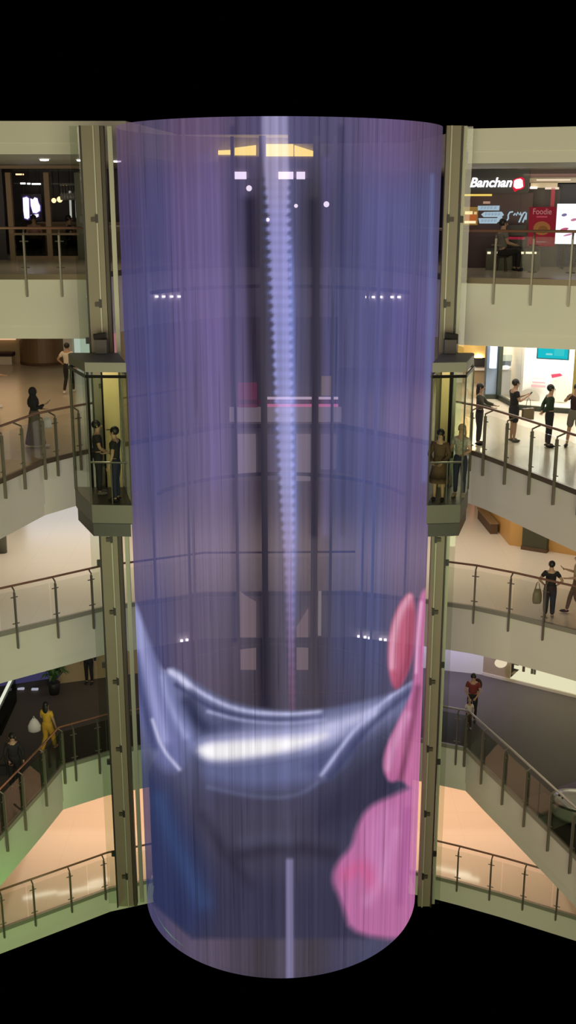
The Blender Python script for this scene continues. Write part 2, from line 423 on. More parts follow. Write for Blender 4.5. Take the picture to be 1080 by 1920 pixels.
    rightness = np.clip((px-zc)/zw*.5+.5, 0, 1)
    bright = (.90 + .07*teeth*notch + .14*(rightness-.4))[:,None]
    over(np.clip(a*bright + np.array([20,14,2.]), 0, 255), m)
    over((138,156,236), .55*np.exp(-((px-zc-zw*.85)/5)**2)*np.interp(py,[240,420,500,1000,1150,1200],[0,.2,1,1,.5,0]))
    over((74,100,180), .35*np.exp(-((px-zc+zw*.95)/6)**2)*np.interp(py,[300,400,560,640,800,900],[0,.9,.7,.2,.6,0])*teeth)
    # silver pocket flap, lower left panel
    top = [(240,1100),(262,1150),(285,1215),(310,1268),(318,1250),(345,1262),(395,1298),(450,1322),(530,1334),(610,1330),(690,1312),(745,1296),(800,1262),(900,1262),(900,1760),(180,1760),(180,1100)]
    flap = mask(px, py, top, 5, 1)
    g = np.stack([np.interp(py,[1240,1330,1420,1500,1600,1690],[104,98,88,72,66,60]), np.interp(py,[1240,1330,1420,1500,1600,1690],[108,102,92,70,64,58]), np.interp(py,[1240,1330,1420,1500,1600,1690],[146,136,124,96,86,82])], 1)
    over(g, flap)
    f = lambda k, pts, w: k*stroke(px, py, pts, w)*flap
    q = lambda k, pts, w: k*mask(px, py, pts, w)*flap
    # blue shade and denim at the lower left, dark denim below
    over((46,54,94), q(.85, [(262,1430),(300,1450),(330,1520),(380,1600),(400,1760),(240,1760)], 30))
    over((60,80,126), f(.6, [(300,1500),(330,1590),(380,1690)], 20))
    over((84,78,96), q(.5, [(370,1510),(560,1500),(620,1560),(560,1640),(430,1620)], 34))
    over((46,42,58), f(.6, [(450,1600),(540,1586),(620,1600)], 16)); over((50,46,64), f(.5, [(380,1530),(420,1600),(470,1660)], 12))
    over((90,92,116), f(.4, [(455,1580),(500,1572),(545,1576)], 16))
    over((50,48,68), q(.75, [(640,1440),(700,1390),(760,1350),(780,1480),(660,1560),(560,1560)], 30))
    # left strand
    over((112,116,166), q(.95, [(225,1120),(262,1150),(300,1260),(350,1420),(330,1450),(300,1440),(275,1380),(240,1300)], 12))
    over((162,164,216), f(.9, [(256,1140),(266,1212),(284,1291),(306,1385)], 13))
    over((66,72,116), f(.75, [(252,1230),(266,1310),(290,1400)], 9))
    over((206,206,240), f(.8, [(286,1350),(304,1405),(336,1442)], 4))
    over((124,130,180), f(.85, [(308,1262),(320,1321),(362,1393)], 19))
    over((172,176,222), f(.55, [(305,1270),(316,1320),(348,1380)], 7))
    # dark pocket and ridges under the upper edge
    over((52,56,86), f(.9, [(352,1316),(368,1350),(392,1370),(440,1362)], 14))
    over((188,190,228), f(.95, [(312,1256),(338,1272),(393,1310),(453,1334),(537,1340),(600,1334)], 5))
    over((214,214,244), f(.7, [(312,1254),(330,1262),(352,1284)], 8))
    over((70,74,110), f(.85, [(330,1284),(390,1326),(453,1346),(537,1352),(600,1346)], 4.5))
    over((170,172,212), f(.8, [(390,1334),(453,1352),(537,1358),(610,1350)], 4))
    # silver fall of the cloth
    over((128,132,174), q(.9, [(410,1358),(480,1364),(560,1360),(640,1340),(720,1316),(780,1284),(790,1300),(730,1345),(680,1372),(640,1395),(560,1400),(440,1402),(392,1398)], 22))
    over((168,170,212), q(.75, [(450,1378),(540,1368),(640,1346),(740,1318),(700,1356),(640,1384),(560,1396),(430,1402)], 18))
    over((206,206,240), f(.7, [(600,1368),(650,1354),(700,1336)], 11))
    over((106,112,156), q(.85, [(380,1426),(500,1424),(590,1408),(660,1385),(640,1440),(560,1476),(440,1480),(388,1462)], 16))
    over((80,84,124), q(.7, [(560,1430),(640,1395),(690,1360),(650,1420),(590,1462)], 12))
    over((216,212,250), q(.85, [(364,1392),(450,1384),(560,1378),(650,1362),(610,1398),(520,1416),(390,1430)], 16))
    over((255,252,255), q(1.0, [(368,1398),(453,1391),(570,1382),(625,1374),(560,1404),(441,1422),(385,1424)], 10)); over((255,252,255), q(.9, [(372,1400),(453,1394),(560,1388),(535,1404),(441,1418),(388,1420)], 8))
    over((184,186,228), f(.9, [(769,1279),(712,1321),(663,1369),(633,1411),(603,1453)], 5))
    over((66,70,106), f(.75, [(775,1292),(722,1334),(676,1380),(645,1425),(618,1458)], 7))
    over((108,112,148), f(.5, [(390,1476),(480,1496),(560,1494),(608,1458)], 5))
    over((134,128,166), .85*np.clip((9-np.abs(px-543))/4, 0, 1)*np.clip((py-1606)/8, 0, 1))
    # pink petals
    p1 = mask(px, py, [(772,1106),(779,1140),(777,1210),(766,1262),(745,1296),(733,1282),(726,1240),(730,1180),(748,1130)], 4)
    over((196,98,128), p1); over((232,172,196), .8*stroke(px, py, [(768,1118),(748,1150),(736,1200),(734,1250)], 8)*p1); over((150,66,92), .7*stroke(px, py, [(776,1150),(770,1230),(748,1290)], 10)*p1)
    p2 = mask(px, py, [(795,1100),(783,1130),(778,1200),(776,1290),(752,1340),(722,1400),(716,1440),(730,1470),(752,1460),(768,1480),(840,1500),(840,1100)], 4)
    over((196,112,160), p2); over((236,178,214), .8*stroke(px, py, [(790,1130),(783,1200),(780,1260)], 4)*p2); over((120,60,90), .7*stroke(px, py, [(783,1290),(766,1400),(748,1470)], 7)*p2)
    over((222,160,200), .7*stroke(px, py, [(762,1340),(736,1400),(726,1440)], 9)*p2)
    p3 = mask(px, py, [(800,1460),(740,1490),(690,1512),(668,1550),(660,1588),(632,1615),(620,1650),(640,1690),(660,1760),(840,1760),(840,1460)], 7)
    over((190,112,164), p3); over((206,132,186), .8*stroke(px, py, [(720,1530),(700,1590),(720,1650)], 26)*p3); over((212,100,150), .7*stroke(px, py, [(650,1640),(680,1620),(700,1660)], 16)*p3)
    over((170,92,150), .6*stroke(px, py, [(765,1520),(758,1600),(750,1690)], 9)*p3); over((216,150,200), .5*stroke(px, py, [(690,1690),(720,1640),(740,1560)], 12)*p3)
    return col

def led_screen():
    ths = list(np.linspace(-1.62, 1.62, 340)) + list(np.linspace(1.62, 2*PI-1.62, 50))[1:-1]
    n = len(ths); zz = np.linspace(ZBOT, ZT, 500); m = len(zz)
    th = np.array(ths); X = CX + R*np.sin(th); Y = CY - R*np.cos(th)
    V = np.empty((m, n, 3)); V[:,:,0] = X; V[:,:,1] = Y; V[:,:,2] = zz[:,None]
    i = np.arange(m-1)[:,None]*n; j = np.arange(n)[None,:]; k = (j+1) % n
    Fq = np.stack([i+j, i+k, i+k+n, i+j+n], -1).reshape(-1, 4)
    me = bpy.data.meshes.new('led_screen'); v = V.reshape(-1, 3) - np.array((CX, CY, ZBOT))
    me.vertices.add(len(v)); me.vertices.foreach_set('co', v.ravel())
    me.loops.add(Fq.size); me.loops.foreach_set('vertex_index', Fq.ravel().astype(np.int32))
    me.polygons.add(len(Fq)); me.polygons.foreach_set('loop_start', (np.arange(len(Fq))*4).astype(np.int32))
    me.update(calc_edges=True); me.validate()
    w = V.reshape(-1, 3); D = w[:,1]*CP - (w[:,2]-CAMZ)*SP
    px = 540 + F_PX*w[:,0]/D; py = 960 - F_PX*(w[:,1]*SP + (w[:,2]-CAMZ)*CP)/D
    c = lin(np.clip(artwork(px, py), 0, 255)); rgba = np.ones((len(c), 4)); rgba[:,:3] = c
    at = me.color_attributes.new('film', 'FLOAT_COLOR', 'POINT'); at.data.foreach_set('color', rgba.ravel().astype(np.float32))
    me.shade_smooth()
    mt = bpy.data.materials.new('transparent_led_film'); mt.use_nodes = True; nt = mt.node_tree; N = nt.nodes; L = nt.links
    N.remove(N['Principled BSDF'])
    a = N.new('ShaderNodeAttribute'); a.attribute_name = 'film'
    tc = N.new('ShaderNodeTexCoord'); sx = N.new('ShaderNodeSeparateXYZ'); L.new(tc.outputs['Object'], sx.inputs[0])
    an = N.new('ShaderNodeMath'); an.operation = 'ARCTAN2'; L.new(sx.outputs[0], an.inputs[0]); L.new(sx.outputs[1], an.inputs[1])
    # fine upright lines: strips of the film, slowly fading along the height
    cb = N.new('ShaderNodeCombineXYZ'); L.new(an.outputs[0], cb.inputs[0])
    zs = N.new('ShaderNodeMath'); zs.operation = 'MULTIPLY'; zs.inputs[1].default_value = .0035; L.new(sx.outputs[2], zs.inputs[0]); L.new(zs.outputs[0], cb.inputs[1])
    def streak(scale, lo, hi, a0, a1):
        nz = N.new('ShaderNodeTexNoise'); nz.inputs['Scale'].default_value = scale; nz.inputs['Detail'].default_value = 3
        L.new(cb.outputs[0], nz.inputs['Vector'])
        r = N.new('ShaderNodeMapRange'); r.inputs[1].default_value = lo; r.inputs[2].default_value = hi; r.inputs[3].default_value = a0; r.inputs[4].default_value = a1
        L.new(nz.outputs[0], r.inputs[0]); return r
    s1 = streak(34, .35, .65, .84, 1.10); s2 = streak(9, .3, .7, .92, 1.07); s3 = streak(52, .60, .66, 1.0, .72)
    mu = N.new('ShaderNodeMath'); mu.operation = 'MULTIPLY'; L.new(s1.outputs[0], mu.inputs[0]); L.new(s2.outputs[0], mu.inputs[1])
    mu3 = N.new('ShaderNodeMath'); mu3.operation = 'MULTIPLY'; L.new(mu.outputs[0], mu3.inputs[0]); L.new(s3.outputs[0], mu3.inputs[1]); mu = mu3
    ge = N.new('ShaderNodeNewGeometry'); inv = N.new('ShaderNodeMath'); inv.operation = 'SUBTRACT'; inv.inputs[0].default_value = 1; L.new(ge.outputs['Backfacing'], inv.inputs[1])
    st = N.new('ShaderNodeMath'); st.operation = 'MULTIPLY'; L.new(mu.outputs[0], st.inputs[0]); L.new(inv.outputs[0], st.inputs[1])
    st2 = N.new('ShaderNodeMath'); st2.operation = 'MULTIPLY'; st2.inputs[1].default_value = .92; L.new(st.outputs[0], st2.inputs[0])
    em = N.new('ShaderNodeEmission'); L.new(a.outputs['Color'], em.inputs[0]); L.new(st2.outputs[0], em.inputs[1])
    tr = N.new('ShaderNodeBsdfTransparent'); tr.inputs[0].default_value = (.36,.34,.38,1)
    ad = N.new('ShaderNodeAddShader'); L.new(em.outputs[0], ad.inputs[0]); L.new(tr.outputs[0], ad.inputs[1])
    L.new(ad.outputs[0], N['Material Output'].inputs[0])
    me.materials.append(mt)
    o = bpy.data.objects.new('led_screen', me); C.objects.link(o); o.location = (CX, CY, ZBOT)
    return tag(o, 'huge transparent cylindrical LED screen showing violet cloth, zip and pink petals', 'screen')
led_screen()
# slender steel frame inside the screen
sf = thing('screen_frame', 'slender dark steel frame standing inside the cylindrical screen', 'frame', (CX, CY, ZBOT))
for x, y, w in ((-.42,2.6,.16), (.86,2.6,.17), (-1.15,2.9,.08), (1.3,2.9,.07), (-2.35,2.1,.07), (2.35,2.1,.07), (-1.8,-2.6,.05), (1.75,-2.6,.05), (-2.85,-.9,.05), (2.85,-.9,.05)):
    MB().box((x, y, (ZT-ZBOT)/2), (w, w*.7, ZT-ZBOT)).build('upright', M['blackish'], sf)
for z in (1.0, 5.4, 10.2, 15.0):
    mb = MB(); mb.tube([(3.2*math.sin(a), -3.2*math.cos(a), z) for a in np.linspace(PI*.62, PI*1.38, 25)], .05, 6); mb.build('ring', M['blackish'], sf)

mb = MB(); ar = np.linspace(PI*.5, PI*1.5, 49); ribs = [[mb.bm.verts.new((rr*math.sin(a), -rr*math.cos(a), z)) for a in ar] for rr, z in ((3.30,.05),(3.30,3.3),(3.25,3.3),(3.25,.05))]
for i in range(4):
    A_, B_ = ribs[i], ribs[(i+1)%4]
    for q in range(48): mb.bm.faces.new((A_[q], A_[q+1], B_[q+1], B_[q]))
mb.build('blackout_lining', M['blackish'], sf)  # added backing that keeps the bright floor from showing through the film
MB().lathe([(3.28,0),(3.28,.04)], n=48).build('blackout_disc', M['blackish'], sf)  # added disc closing the view down to the bright floor

# ------------------------------------------------------------------ lift masts
def mast(label, x, y, w, side):
    z0 = 3.4; H = ZT + .05 - z0
    t = thing('lift_mast', label, 'lift mast', (x, y, z0))
    MB().box((0, 0, H/2), (w, .16, H)).build('mast_plate', M['mast'], t)
    MB().box((-side*w*.18, -.10, H/2), (.03, .05, H)).build('guide_rail', M['mast_light'], t)
    MB().box((side*(w/2+.015), -.04, H/2), (.03, .2, H)).build('guide_rail', M['black'], t)
    if side < 0:
        MB().box((-side*(w/2+.05), .02, H/2), (.075, .2, H)).build('guide_rail', M['mast_dark'], t)
        MB().box((-side*(w/2+.19), .12, H/2), (.10, .06, H)).build('cable_duct', M['mast_light'], t)
    else:
        MB().box((side*(w/2+.10), .05, H/2), (.07, .06, H)).build('cable_duct', M['mast_light'], t)
    for i in range(10):
        z = .9 + i*1.8
        b = MB().box((0, -.10, z), (.12, .07, .09)).build('bracket', M['mast_dark'], t)
        MB().box((-side*.06, -.125, z+.02), (.05, .05, .18)).build('bolt_plate', M['black'], b)
    MB().box((side*(w/2+.17), .06, H/2), (.2, .014, H)).build('glass_screen', M['lift_glass'], t)
    for i in range(7):
        MB().box((side*(w/2+.08), .0, 1.5 + i*2.6), (.09, .06, .14)).build('glass_clamp', M['black'], t)
    return t
mast('beige steel lift mast left of the cylindrical screen, running past the left glass lift', -4.17, 24.42, .39, -1)
mast('beige steel lift mast right of the cylindrical screen, running past the right glass lift', 3.50, 24.42, .31, 1)

# ------------------------------------------------------------------ glass lifts
def lift(label, poly, side, zf=14.60, zb=13.88, zr=17.40):
    c = sum((Vector(p) for p in poly), Vector((0,0)))/len(poly)
    t = thing('glass_lift', label, 'lift', (c.x, c.y, zb))
    P = [Vector(p)-c for p in poly]; n = len(P)
    inset = lambda k: [p*(1-k) for p in P]
    f, r = zf-zb, zr-zb
    MB().prism(inset(.07), 0, f*.42).build('base_skirt', M['cab_dark'], t)
    MB().prism(inset(.0), f*.44, f).build('base_cladding', M['cab_grey'], t)
    MB().prism(inset(.03), f*.40, f*.45).build('seam', M['black'], t)
    MB().prism(inset(.02), r+.06, r+.26).build('roof', M['cab_roof'], t)
    mb = MB(); q = inset(.015)
    for i in range(n):
        mb.tube([(*q[i], r-.03), (*q[(i+1)%n], r-.03)], .035, 6)
    mb.build('ceiling_frame', M['black'], t)
    for i in range(n):
        a, b = q[i], q[(i+1)%n]
        if i == BACKI: continue
        d = (b-a).normalized(); nn = Vector((d.y, -d.x))*.006
        MB().hexa([Vector((*v, zz)) for zz in (f, r) for v in (a-nn, b-nn, b+nn, a+nn)]).build('glass_panel', M['lift_glass'], t)
        MB().tube([(*a, f), (*a, r+.06)], .018, 6).build('corner_post', M['cab_grey'], t)
    a, b = q[BACKI], q[(BACKI+1)%n]
    lo, hi = (a.lerp(b,.02), a.lerp(b,.36)) if side < 0 else (b.lerp(a,.02), b.lerp(a,.30))
    d = (b-a).normalized(); nn = Vector((d.y, -d.x))*.02
    MB().hexa([Vector((*v, zz)) for zz in (f, r) for v in (lo-nn, hi-nn, hi+nn, lo+nn)]).build('ochre_panel', M['cab_yellow'], t)
    e0, e1 = a.lerp(b, .60), a.lerp(b, .66)
    MB().tube([(*hi, f), (*hi, r)], .03, 6).build('door_jamb', M['black'], t)
    MB().tube([(*e1, f), (*e1, r)], .03, 6).build('door_jamb', M['black'], t)
    fr0, fr1 = inset(.09)[0], inset(.09)[1]
    h = MB(); h.tube([(*fr0, f+.92), (*fr1, f+.92)], .022, 8)
    m2 = fr0.lerp(fr1, .55); h.tube([(*m2, f), (*m2, f+.92)], .016, 6)
    h.build('handrail', M['steel'], t)
    MB().prism(inset(.45), r+.03, r+.058).build('ceiling_lamp', LIFT_LAMP, t)
    point('lift_cabin_light', (c.x, c.y, zr-.12), 9, (1,.9,.66), .12)
    # landing sheave gear on the roof
    g = MB(); g.box((c.x*0 - side*.1, .55, r+.42), (.26, .22, .3)); g.tube([(-side*.22,.5,r+.66), (side*.05,.5,r+.62)], .07, 8); g.build('pulley_block', M['cab_dark'], t)
    u = MB(); u.box((-side*.12, .3, -.06), (.45, .5, .12)); u.box((-side*.22, .55, -.2), (.2, .2, .3)); u.build('buffer', M['cab_dark'], t)
    return t
LIFT_LAMP = emis('lift_ceiling_glow', (1,.85,.55), .9)
BACKI = 2
polyL = [(-4.22,22.65), (-3.34,22.60), (-3.74,24.20), (-4.83,24.20), (-4.83,24.0)]
polyR = [(2.98,22.60), (3.71,22.67), (4.09,24.0), (4.09,24.20), (3.40,24.20)]
lift('glass lift cabin on the left mast with a man in black inside', polyL, -1)
BACKI = 3
lift('glass lift cabin on the right mast with a brown-haired woman inside', polyR, 1)

# ------------------------------------------------------------------ back walls of the storeys
def wallbox(name, a, b, z0, z1, m, th=.15):
    a, b = Vector(a[:2]), Vector(b[:2]); d = b-a; ang = math.atan2(d.y, d.x)
    c = (a+b)/2; n = Vector((-math.sin(ang), math.cos(ang)))*th/2
    return struct(MB().box((c.x+n.x, c.y+n.y, (z0+z1)/2), (d.length, th, z1-z0), ang).build(name, m))
wallbox('wall_back', (-12.9,37.7), (11.9,37.7), ZA, 21.9, M['dark_wall'])
wallbox('wall_back', (-14.5,45.9), (1.5,45.9), ZB, ZA-1.5, M['tan_wall'])
wallbox('wall_back', (-14.5,44.5), (14.5,44.5), ZC, ZB-1.5, M['white_wall'])
wallbox('wall_back', (-14.5,45), (14.5,45), ZE, ZD-1.5, M['white_wall'])

# a shop wall in its own plane: x along the wall, y into it, z up from the storey floor
class Plane:
    def __init__(s, P, Q, name, label, cat):
        s.P = Vector(P); d = Vector(Q)-s.P; s.ang = math.atan2(d.y, d.x)
        s.t = thing(name, label, cat, s.P, s.ang) if name else None
    def sz(s, u, v, y=0):
        n = Vector((-math.sin(s.ang), math.cos(s.ang), 0))
        return on_wall(u, v, s.P + n*y, s.ang)
    def rect(s, u0, v0, u1, v1, y0, y1, name, m, parent='t', label=None, z0=None, z1=None):
        x0, zt = s.sz(u0, v0, y0); x1, zb = s.sz(u1, v1, y0)
        if z0 is not None: zb = z0
        if z1 is not None: zt = z1
        return s.block(x0, x1, zb, zt, y0, y1, name, m, parent, label)
    def block(s, x0, x1, zb, zt, y0, y1, name, m, parent='t', label=None):
        if parent == 't': parent = s.t
        off = s.P if parent is None else None
        c = Vector(((x0+x1)/2, (y0+y1)/2, (zb+zt)/2))
        mb = MB().box((0,0,0) if parent is None else c, (x1-x0, y1-y0, zt-zb))
        o = mb.build(name, m, parent, label=label)
        if parent is None:
            o.location = s.world(c); o.rotation_euler = (0,0,s.ang)
        return o
    def world(s, c):
        return s.P + Matrix.Rotation(s.ang, 3, 'Z') @ Vector(c)
    def poly(s, pts, y0, y1, name, m, parent='t'):
        q = [s.sz(u, v, y0) for u, v in pts]
        if parent == 't': parent = s.t
        o = MB().plate(q, y0, y1).build(name, m, parent)
        if parent is None: o.location = s.P; o.rotation_euler = (0,0,s.ang)
        return o
def text_mesh(txt, width, height, depth, m, name, parent, loc, rot=(PI/2,0,0), shear=0, bold=0):
    cu = bpy.data.curves.new(name, 'FONT'); cu.body = txt; cu.align_x = 'CENTER'; cu.align_y = 'CENTER'
    cu.extrude = depth; cu.shear = shear; cu.offset = bold; cu.size = 1
    o = bpy.data.objects.new(name, cu); C.objects.link(o)
    bpy.context.view_layer.update()
    me = bpy.data.meshes.new_from_object(o.evaluated_get(bpy.context.evaluated_depsgraph_get()))
    bpy.data.objects.remove(o); bpy.data.curves.remove(cu)
    co = np.empty(len(me.vertices)*3); me.vertices.foreach_get('co', co); co = co.reshape(-1,3)
    lo, hi = co.min(0), co.max(0)
    co[:,0] = (co[:,0]-(lo[0]+hi[0])/2)*width/(hi[0]-lo[0]); co[:,1] = (co[:,1]-(lo[1]+hi[1])/2)*height/(hi[1]-lo[1])
    me.vertices.foreach_set('co', co.ravel()); me.materials.clear(); me.materials.append(m); me.name = name
    q = bpy.data.objects.new(name, me); C.objects.link(q); q.parent = parent; q.location = loc; q.rotation_euler = rot
    return q

# ------------------------------------------------------------------ top storey, left: the dark restaurant
YR = 33.65
pl = Plane((-9.6, YR, ZA), (0, YR, ZA), 'restaurant_facade', 'brown framed restaurant window front with dark interior, top storey left', 'shop front')
H_A = 2.70
pl.rect(-60, 300, 150, 316, -.05, .1, 'header', M['brown_frame'], z1=H_A)
for u in (17, 88): 
    x, _ = pl.sz(u+3, 400); pl.block(x-.075, x+.075, 0, H_A-.2, -.08, .1, 'mullion', M['brown_frame'])
x, _ = pl.sz(146, 400); pl.block(x-.05, x+.3, 0, H_A-.2, -.05, .1, 'end_post', M['cab_grey'])
pl.rect(20, 437, 148, 441, -.06, .08, 'rail', M['brown_frame'])
pl.rect(20, 480, 148, 490, -.05, .1, 'sill', M['brown_frame'], z0=0)
pl.rect(24, 441, 86, 480, 0, .03, 'lower_pane', M['dark_glass']); pl.rect(94, 441, 148, 480, 0, .03, 'lower_pane', M['dark_glass'])
pl.rect(24, 316, 86, 437, 0, .02, 'upper_pane', M['shop_glass']); pl.rect(94, 316, 148, 437, 0, .02, 'upper_pane', M['shop_glass'])
pl.rect(-60, 316, 14, 488, .0, .05, 'dark_side_panel', M['dark_wall'])
M['sign_violet'] = emis('violet_halo_light', (.10,.06,.30), 1.0); M['sign_white'] = emis('white_violet_sign_light', (.95,.85,1), 1.6)
sg = thing('illuminated_sign', 'glowing white sign strokes with violet halo inside the dark restaurant', 'sign', (0,0,0))
sp = Plane((-9.6, 36.6, ZA), (0, 36.6, ZA), None, '', '')
sg.location = sp.P
sp.t = sg
sp.rect(39, 364, 80, 414, .03, .08, 'backing', M['dark_wall'])
for u in (44, 75):
    x, zz = sp.sz(u, 366, .05); MB().tube([(x, .055, zz), (x, .055, 2.70)], .012, 6).build('hanging_rod', M['black'], sg)
for pts in ([(43,371),(50,369),(54,372),(55,408),(52,411),(46,409),(44,395)], [(57,372),(62,374),(65,370),(70,372),(72,380),(75,386),(75,395),(68,400),(62,399),(58,386)], [(58,403),(66,402),(72,401),(72,406),(64,410),(58,409)]):
    q = [sp.sz(u, v, -.03) for u, v in pts]; cx = sum(a for a,_ in q)/len(q); cz = sum(b for _,b in q)/len(q)
    MB().plate([(cx+(a-cx)*1.22, cz+(b-cz)*1.1) for a, b in q], -.01, .0).build('halo', M['sign_violet'], sg)
    MB().plate(q, -.05, -.02).build('stroke', M['sign_white'], sg)
for i, (u, v, r) in enumerate(((101,376,.075),(112,374,.09))):
    p = at_y(u, v, 35.4)
    t = thing('pendant_lamp', ['smaller left', 'larger right'][i] + ' of two glowing round lamps in the restaurant window', 'lamp', (p.x, p.y, p.z))
    MB().ball((0,0,0), r).build('globe', M['lamp_warm'], t, True); MB().tube([(0,0,r*.9),(0,0,21.88-p.z)], .012, 6).build('cord', M['black'], t)
for i, (u, v, w) in enumerate(((43,344,.07),(37,327,.12),(54,344.5,.04),(68,345,.13))):
    p = at_y(u, v, 36.2 if i != 1 else 36.5)
    o = thing('strip_spotlight', '', 'light', p); MB().box((0,0,0), (w*2, .1, .045)).build('lit_face', M['lamp_warm'] if i == 1 else M['lamp_white'], o); MB().tube([(0,0,.02),(0,0,21.9-p.z)], .012, 6).build('stem', M['black'], o)
    tag(o, ['short white ceiling spot above the glowing restaurant sign', 'dim amber ceiling spot at the upper left of the restaurant window', 'tiny white ceiling spot second from left over the sign', 'wider white ceiling spot right of the others over the sign'][i], 'light')
M['bottle'] = mat('pale_bottle_glass', (.5,.5,.5), .12, .3)
for i in range(7):
    p = at_y(115+i*5.4, 356, 35.0)
    t = thing('hanging_glass', 'stemmed glass hanging in the restaurant bar rack', 'glass', (p.x, p.y, at_y(130,346,35.0).z-.46), 0, 'glasses hanging over the restaurant bar')
    MB().lathe([(.006,.42),(.008,.22),(.05,.18),(.055,.08),(.04,0),(.036,.0)], n=10).build('bowl', M['bottle'], t, True)
    MB().lathe([(.045,.45),(.045,.44),(.008,.42)], n=10).build('foot', M['bottle'], t)
rk = MB(); a, b = at_y(112,346,35.0), at_y(150,346,35.0); rk.tube([a, b], .02, 6); o = rk.build('glass_rack', M['steel']); tag(o, 'slim metal rack bar with glasses hanging under it in the restaurant', 'rack')
for i, u in enumerate((131, 142)):
    p0, p1 = at_y(u, 358, 35.8), at_y(u+2, 408, 35.8)
    o = thing('tube_light', '', 'light', p0); MB().tube([(0,0,0), p1-p0], .035, 6).build('tube', emis('dim_white_tube', (.9,.9,.8), .55), o); MB().tube([(0,0,0),(0,0,21.9-p0.z)], .01, 6).build('cord', M['black'], o)
    tag(o, ['left', 'right'][i]+' of two upright pale light tubes at the right end of the restaurant', 'light')
bar = thing('bar_counter', 'low dark bar counter behind the restaurant glass', 'counter', (-7.2, 36.1, ZA))
MB().box((.6,0,.5), (2.6,.6,1.0)).build('body', M['brown_wood'], bar); MB().box((.6,0,1.03), (2.7,.7,.05)).build('top', M['brown_frame'], bar)

# ------------------------------------------------------------------ ceiling downlights of the top storey
for u, v, z, lab in ((83,297,21.92,'oval ceiling downlight over the restaurant walkway'), (152,298,21.92,'small ceiling downlight just left of the left lift mast'), (219,300,21.92,'tiny ceiling downlight between left mast and screen'),
                (874,321,21.68,'ceiling downlight just right of the right lift mast'), (980,318,21.68,'ceiling downlight above the red badge of the Banchan sign')):
    p = at_z(u, v, z); t = thing('downlight', lab, 'ceiling light', (p.x, p.y, z))
    MB().lathe([(.15,0),(.15,-.02),(.11,-.02)], n=18).build('ring', M['white_wall'], t); MB().lathe([(.11,-.015),(.11,-.05),(.05,-.06)], n=18).build('lens', M['lamp_white'], t)

# ------------------------------------------------------------------ top storey, right: shop front with the Banchan sign
P0 = at_z(870, 502, ZA); P1 = at_z(1080, 505, ZA)
H_R = 2.46
bp = Plane(P0, P1, 'shop_facade', 'dark shop front with black fascia board and maroon wall, top storey right', 'shop front')
bp.rect(862, 316, 991, 362, -.12, .1, 'fascia_board', M['blackish'], z1=H_R)
bp.rect(862, 362, 978, 502, .0, .1, 'maroon_wall', M['maroon'], z0=0)
bp.rect(978, 362, 992, 502, -.04, .1, 'maroon_pier', M['maroon'], z0=0)
bp.rect(992, 316, 1130, 332, -.02, .1, 'dark_header', M['maroon'], z1=H_R)
M['soffit_lit'] = mat('beige_lit_soffit', (.62,.54,.42), .5)
bp.rect(992, 331, 1130, 342, .5, 1.2, 'soffit_panel', M['soffit_lit'])
bp.rect(995, 343, 1045, 352, .3, .8, 'hanging_panel', M['soffit_lit'])
bp.rect(992, 352, 1042, 502, .9, 1.0, 'grey_wall', mat('taupe_shop_wall', (.085,.07,.06), .5), z0=0)
bp.rect(1040, 345, 1130, 502, 1.0, 1.1, 'slate_wall', mat('slate_wall', (.035,.035,.048), .5), z0=0)
bp.rect(1034, 352, 1039, 388, .2, .26, 'red_stripe', mat('red_stripe_paint', (.35,.02,.05), .5))
for i, (u0, v0, u1, v1) in enumerate(((994,350,1007,354),(1022,351,1048,355),(1006,336,1070,338.5))):
    o = bp.rect(u0, v0, u1, v1, .2, .3, 'shop_strip_light', emis('warm_strip_light', (1,.8,.6), [2.2,.9,.9][i]), None)
    tag(o, ['short bright light at the left end under the hanging shop panel', 'thin amber light line under the hanging shop panel', 'long thin light line along the upper soffit right of the Banchan sign'][i], 'light')
area('shop_front_light', bp.world((2.2,-.1,2.35)), (0,0,bp.ang), 1.6, .3, 5, (1,.8,.6))
# the sign
M['sign_bw'] = emis('white_sign_light', (1,.97,1), 1.7); M['sign_red'] = emis('red_sign_light', (.75,.015,.05), 1.0)
sgn = thing('shop_sign', 'white glowing script sign reading Banchan with a red badge', 'sign', bp.world((0,-.14,0)), bp.ang)
x0, z1 = bp.sz(882, 333, -.14); x1, z0 = bp.sz(960, 351, -.14)
text_mesh('Banchan', x1-x0, (z1-z0), .02, M['sign_bw'], 'lettering', sgn, ((x0+x1)/2, 0, (z0+z1)/2), (PI/2,0,0), .25, .025)
bq = lambda pts: [bp.sz(u, v, -.14) for u, v in pts]
MB().plate(bq([(962,338),(966,335),(978,332),(983,335),(984,350),(980,354),(970,357),(965,360),(961,352)]), -.02, .0).build('red_badge', M['sign_red'], sgn)
MB().plate(bq([(964,339),(969,336),(976,335),(980,338),(981,350),(976,353),(968,354),(963,350)]), -.045, -.022).build('badge_emblem', emis('cream_badge_light', (1,.93,.9), 1.3), sgn)
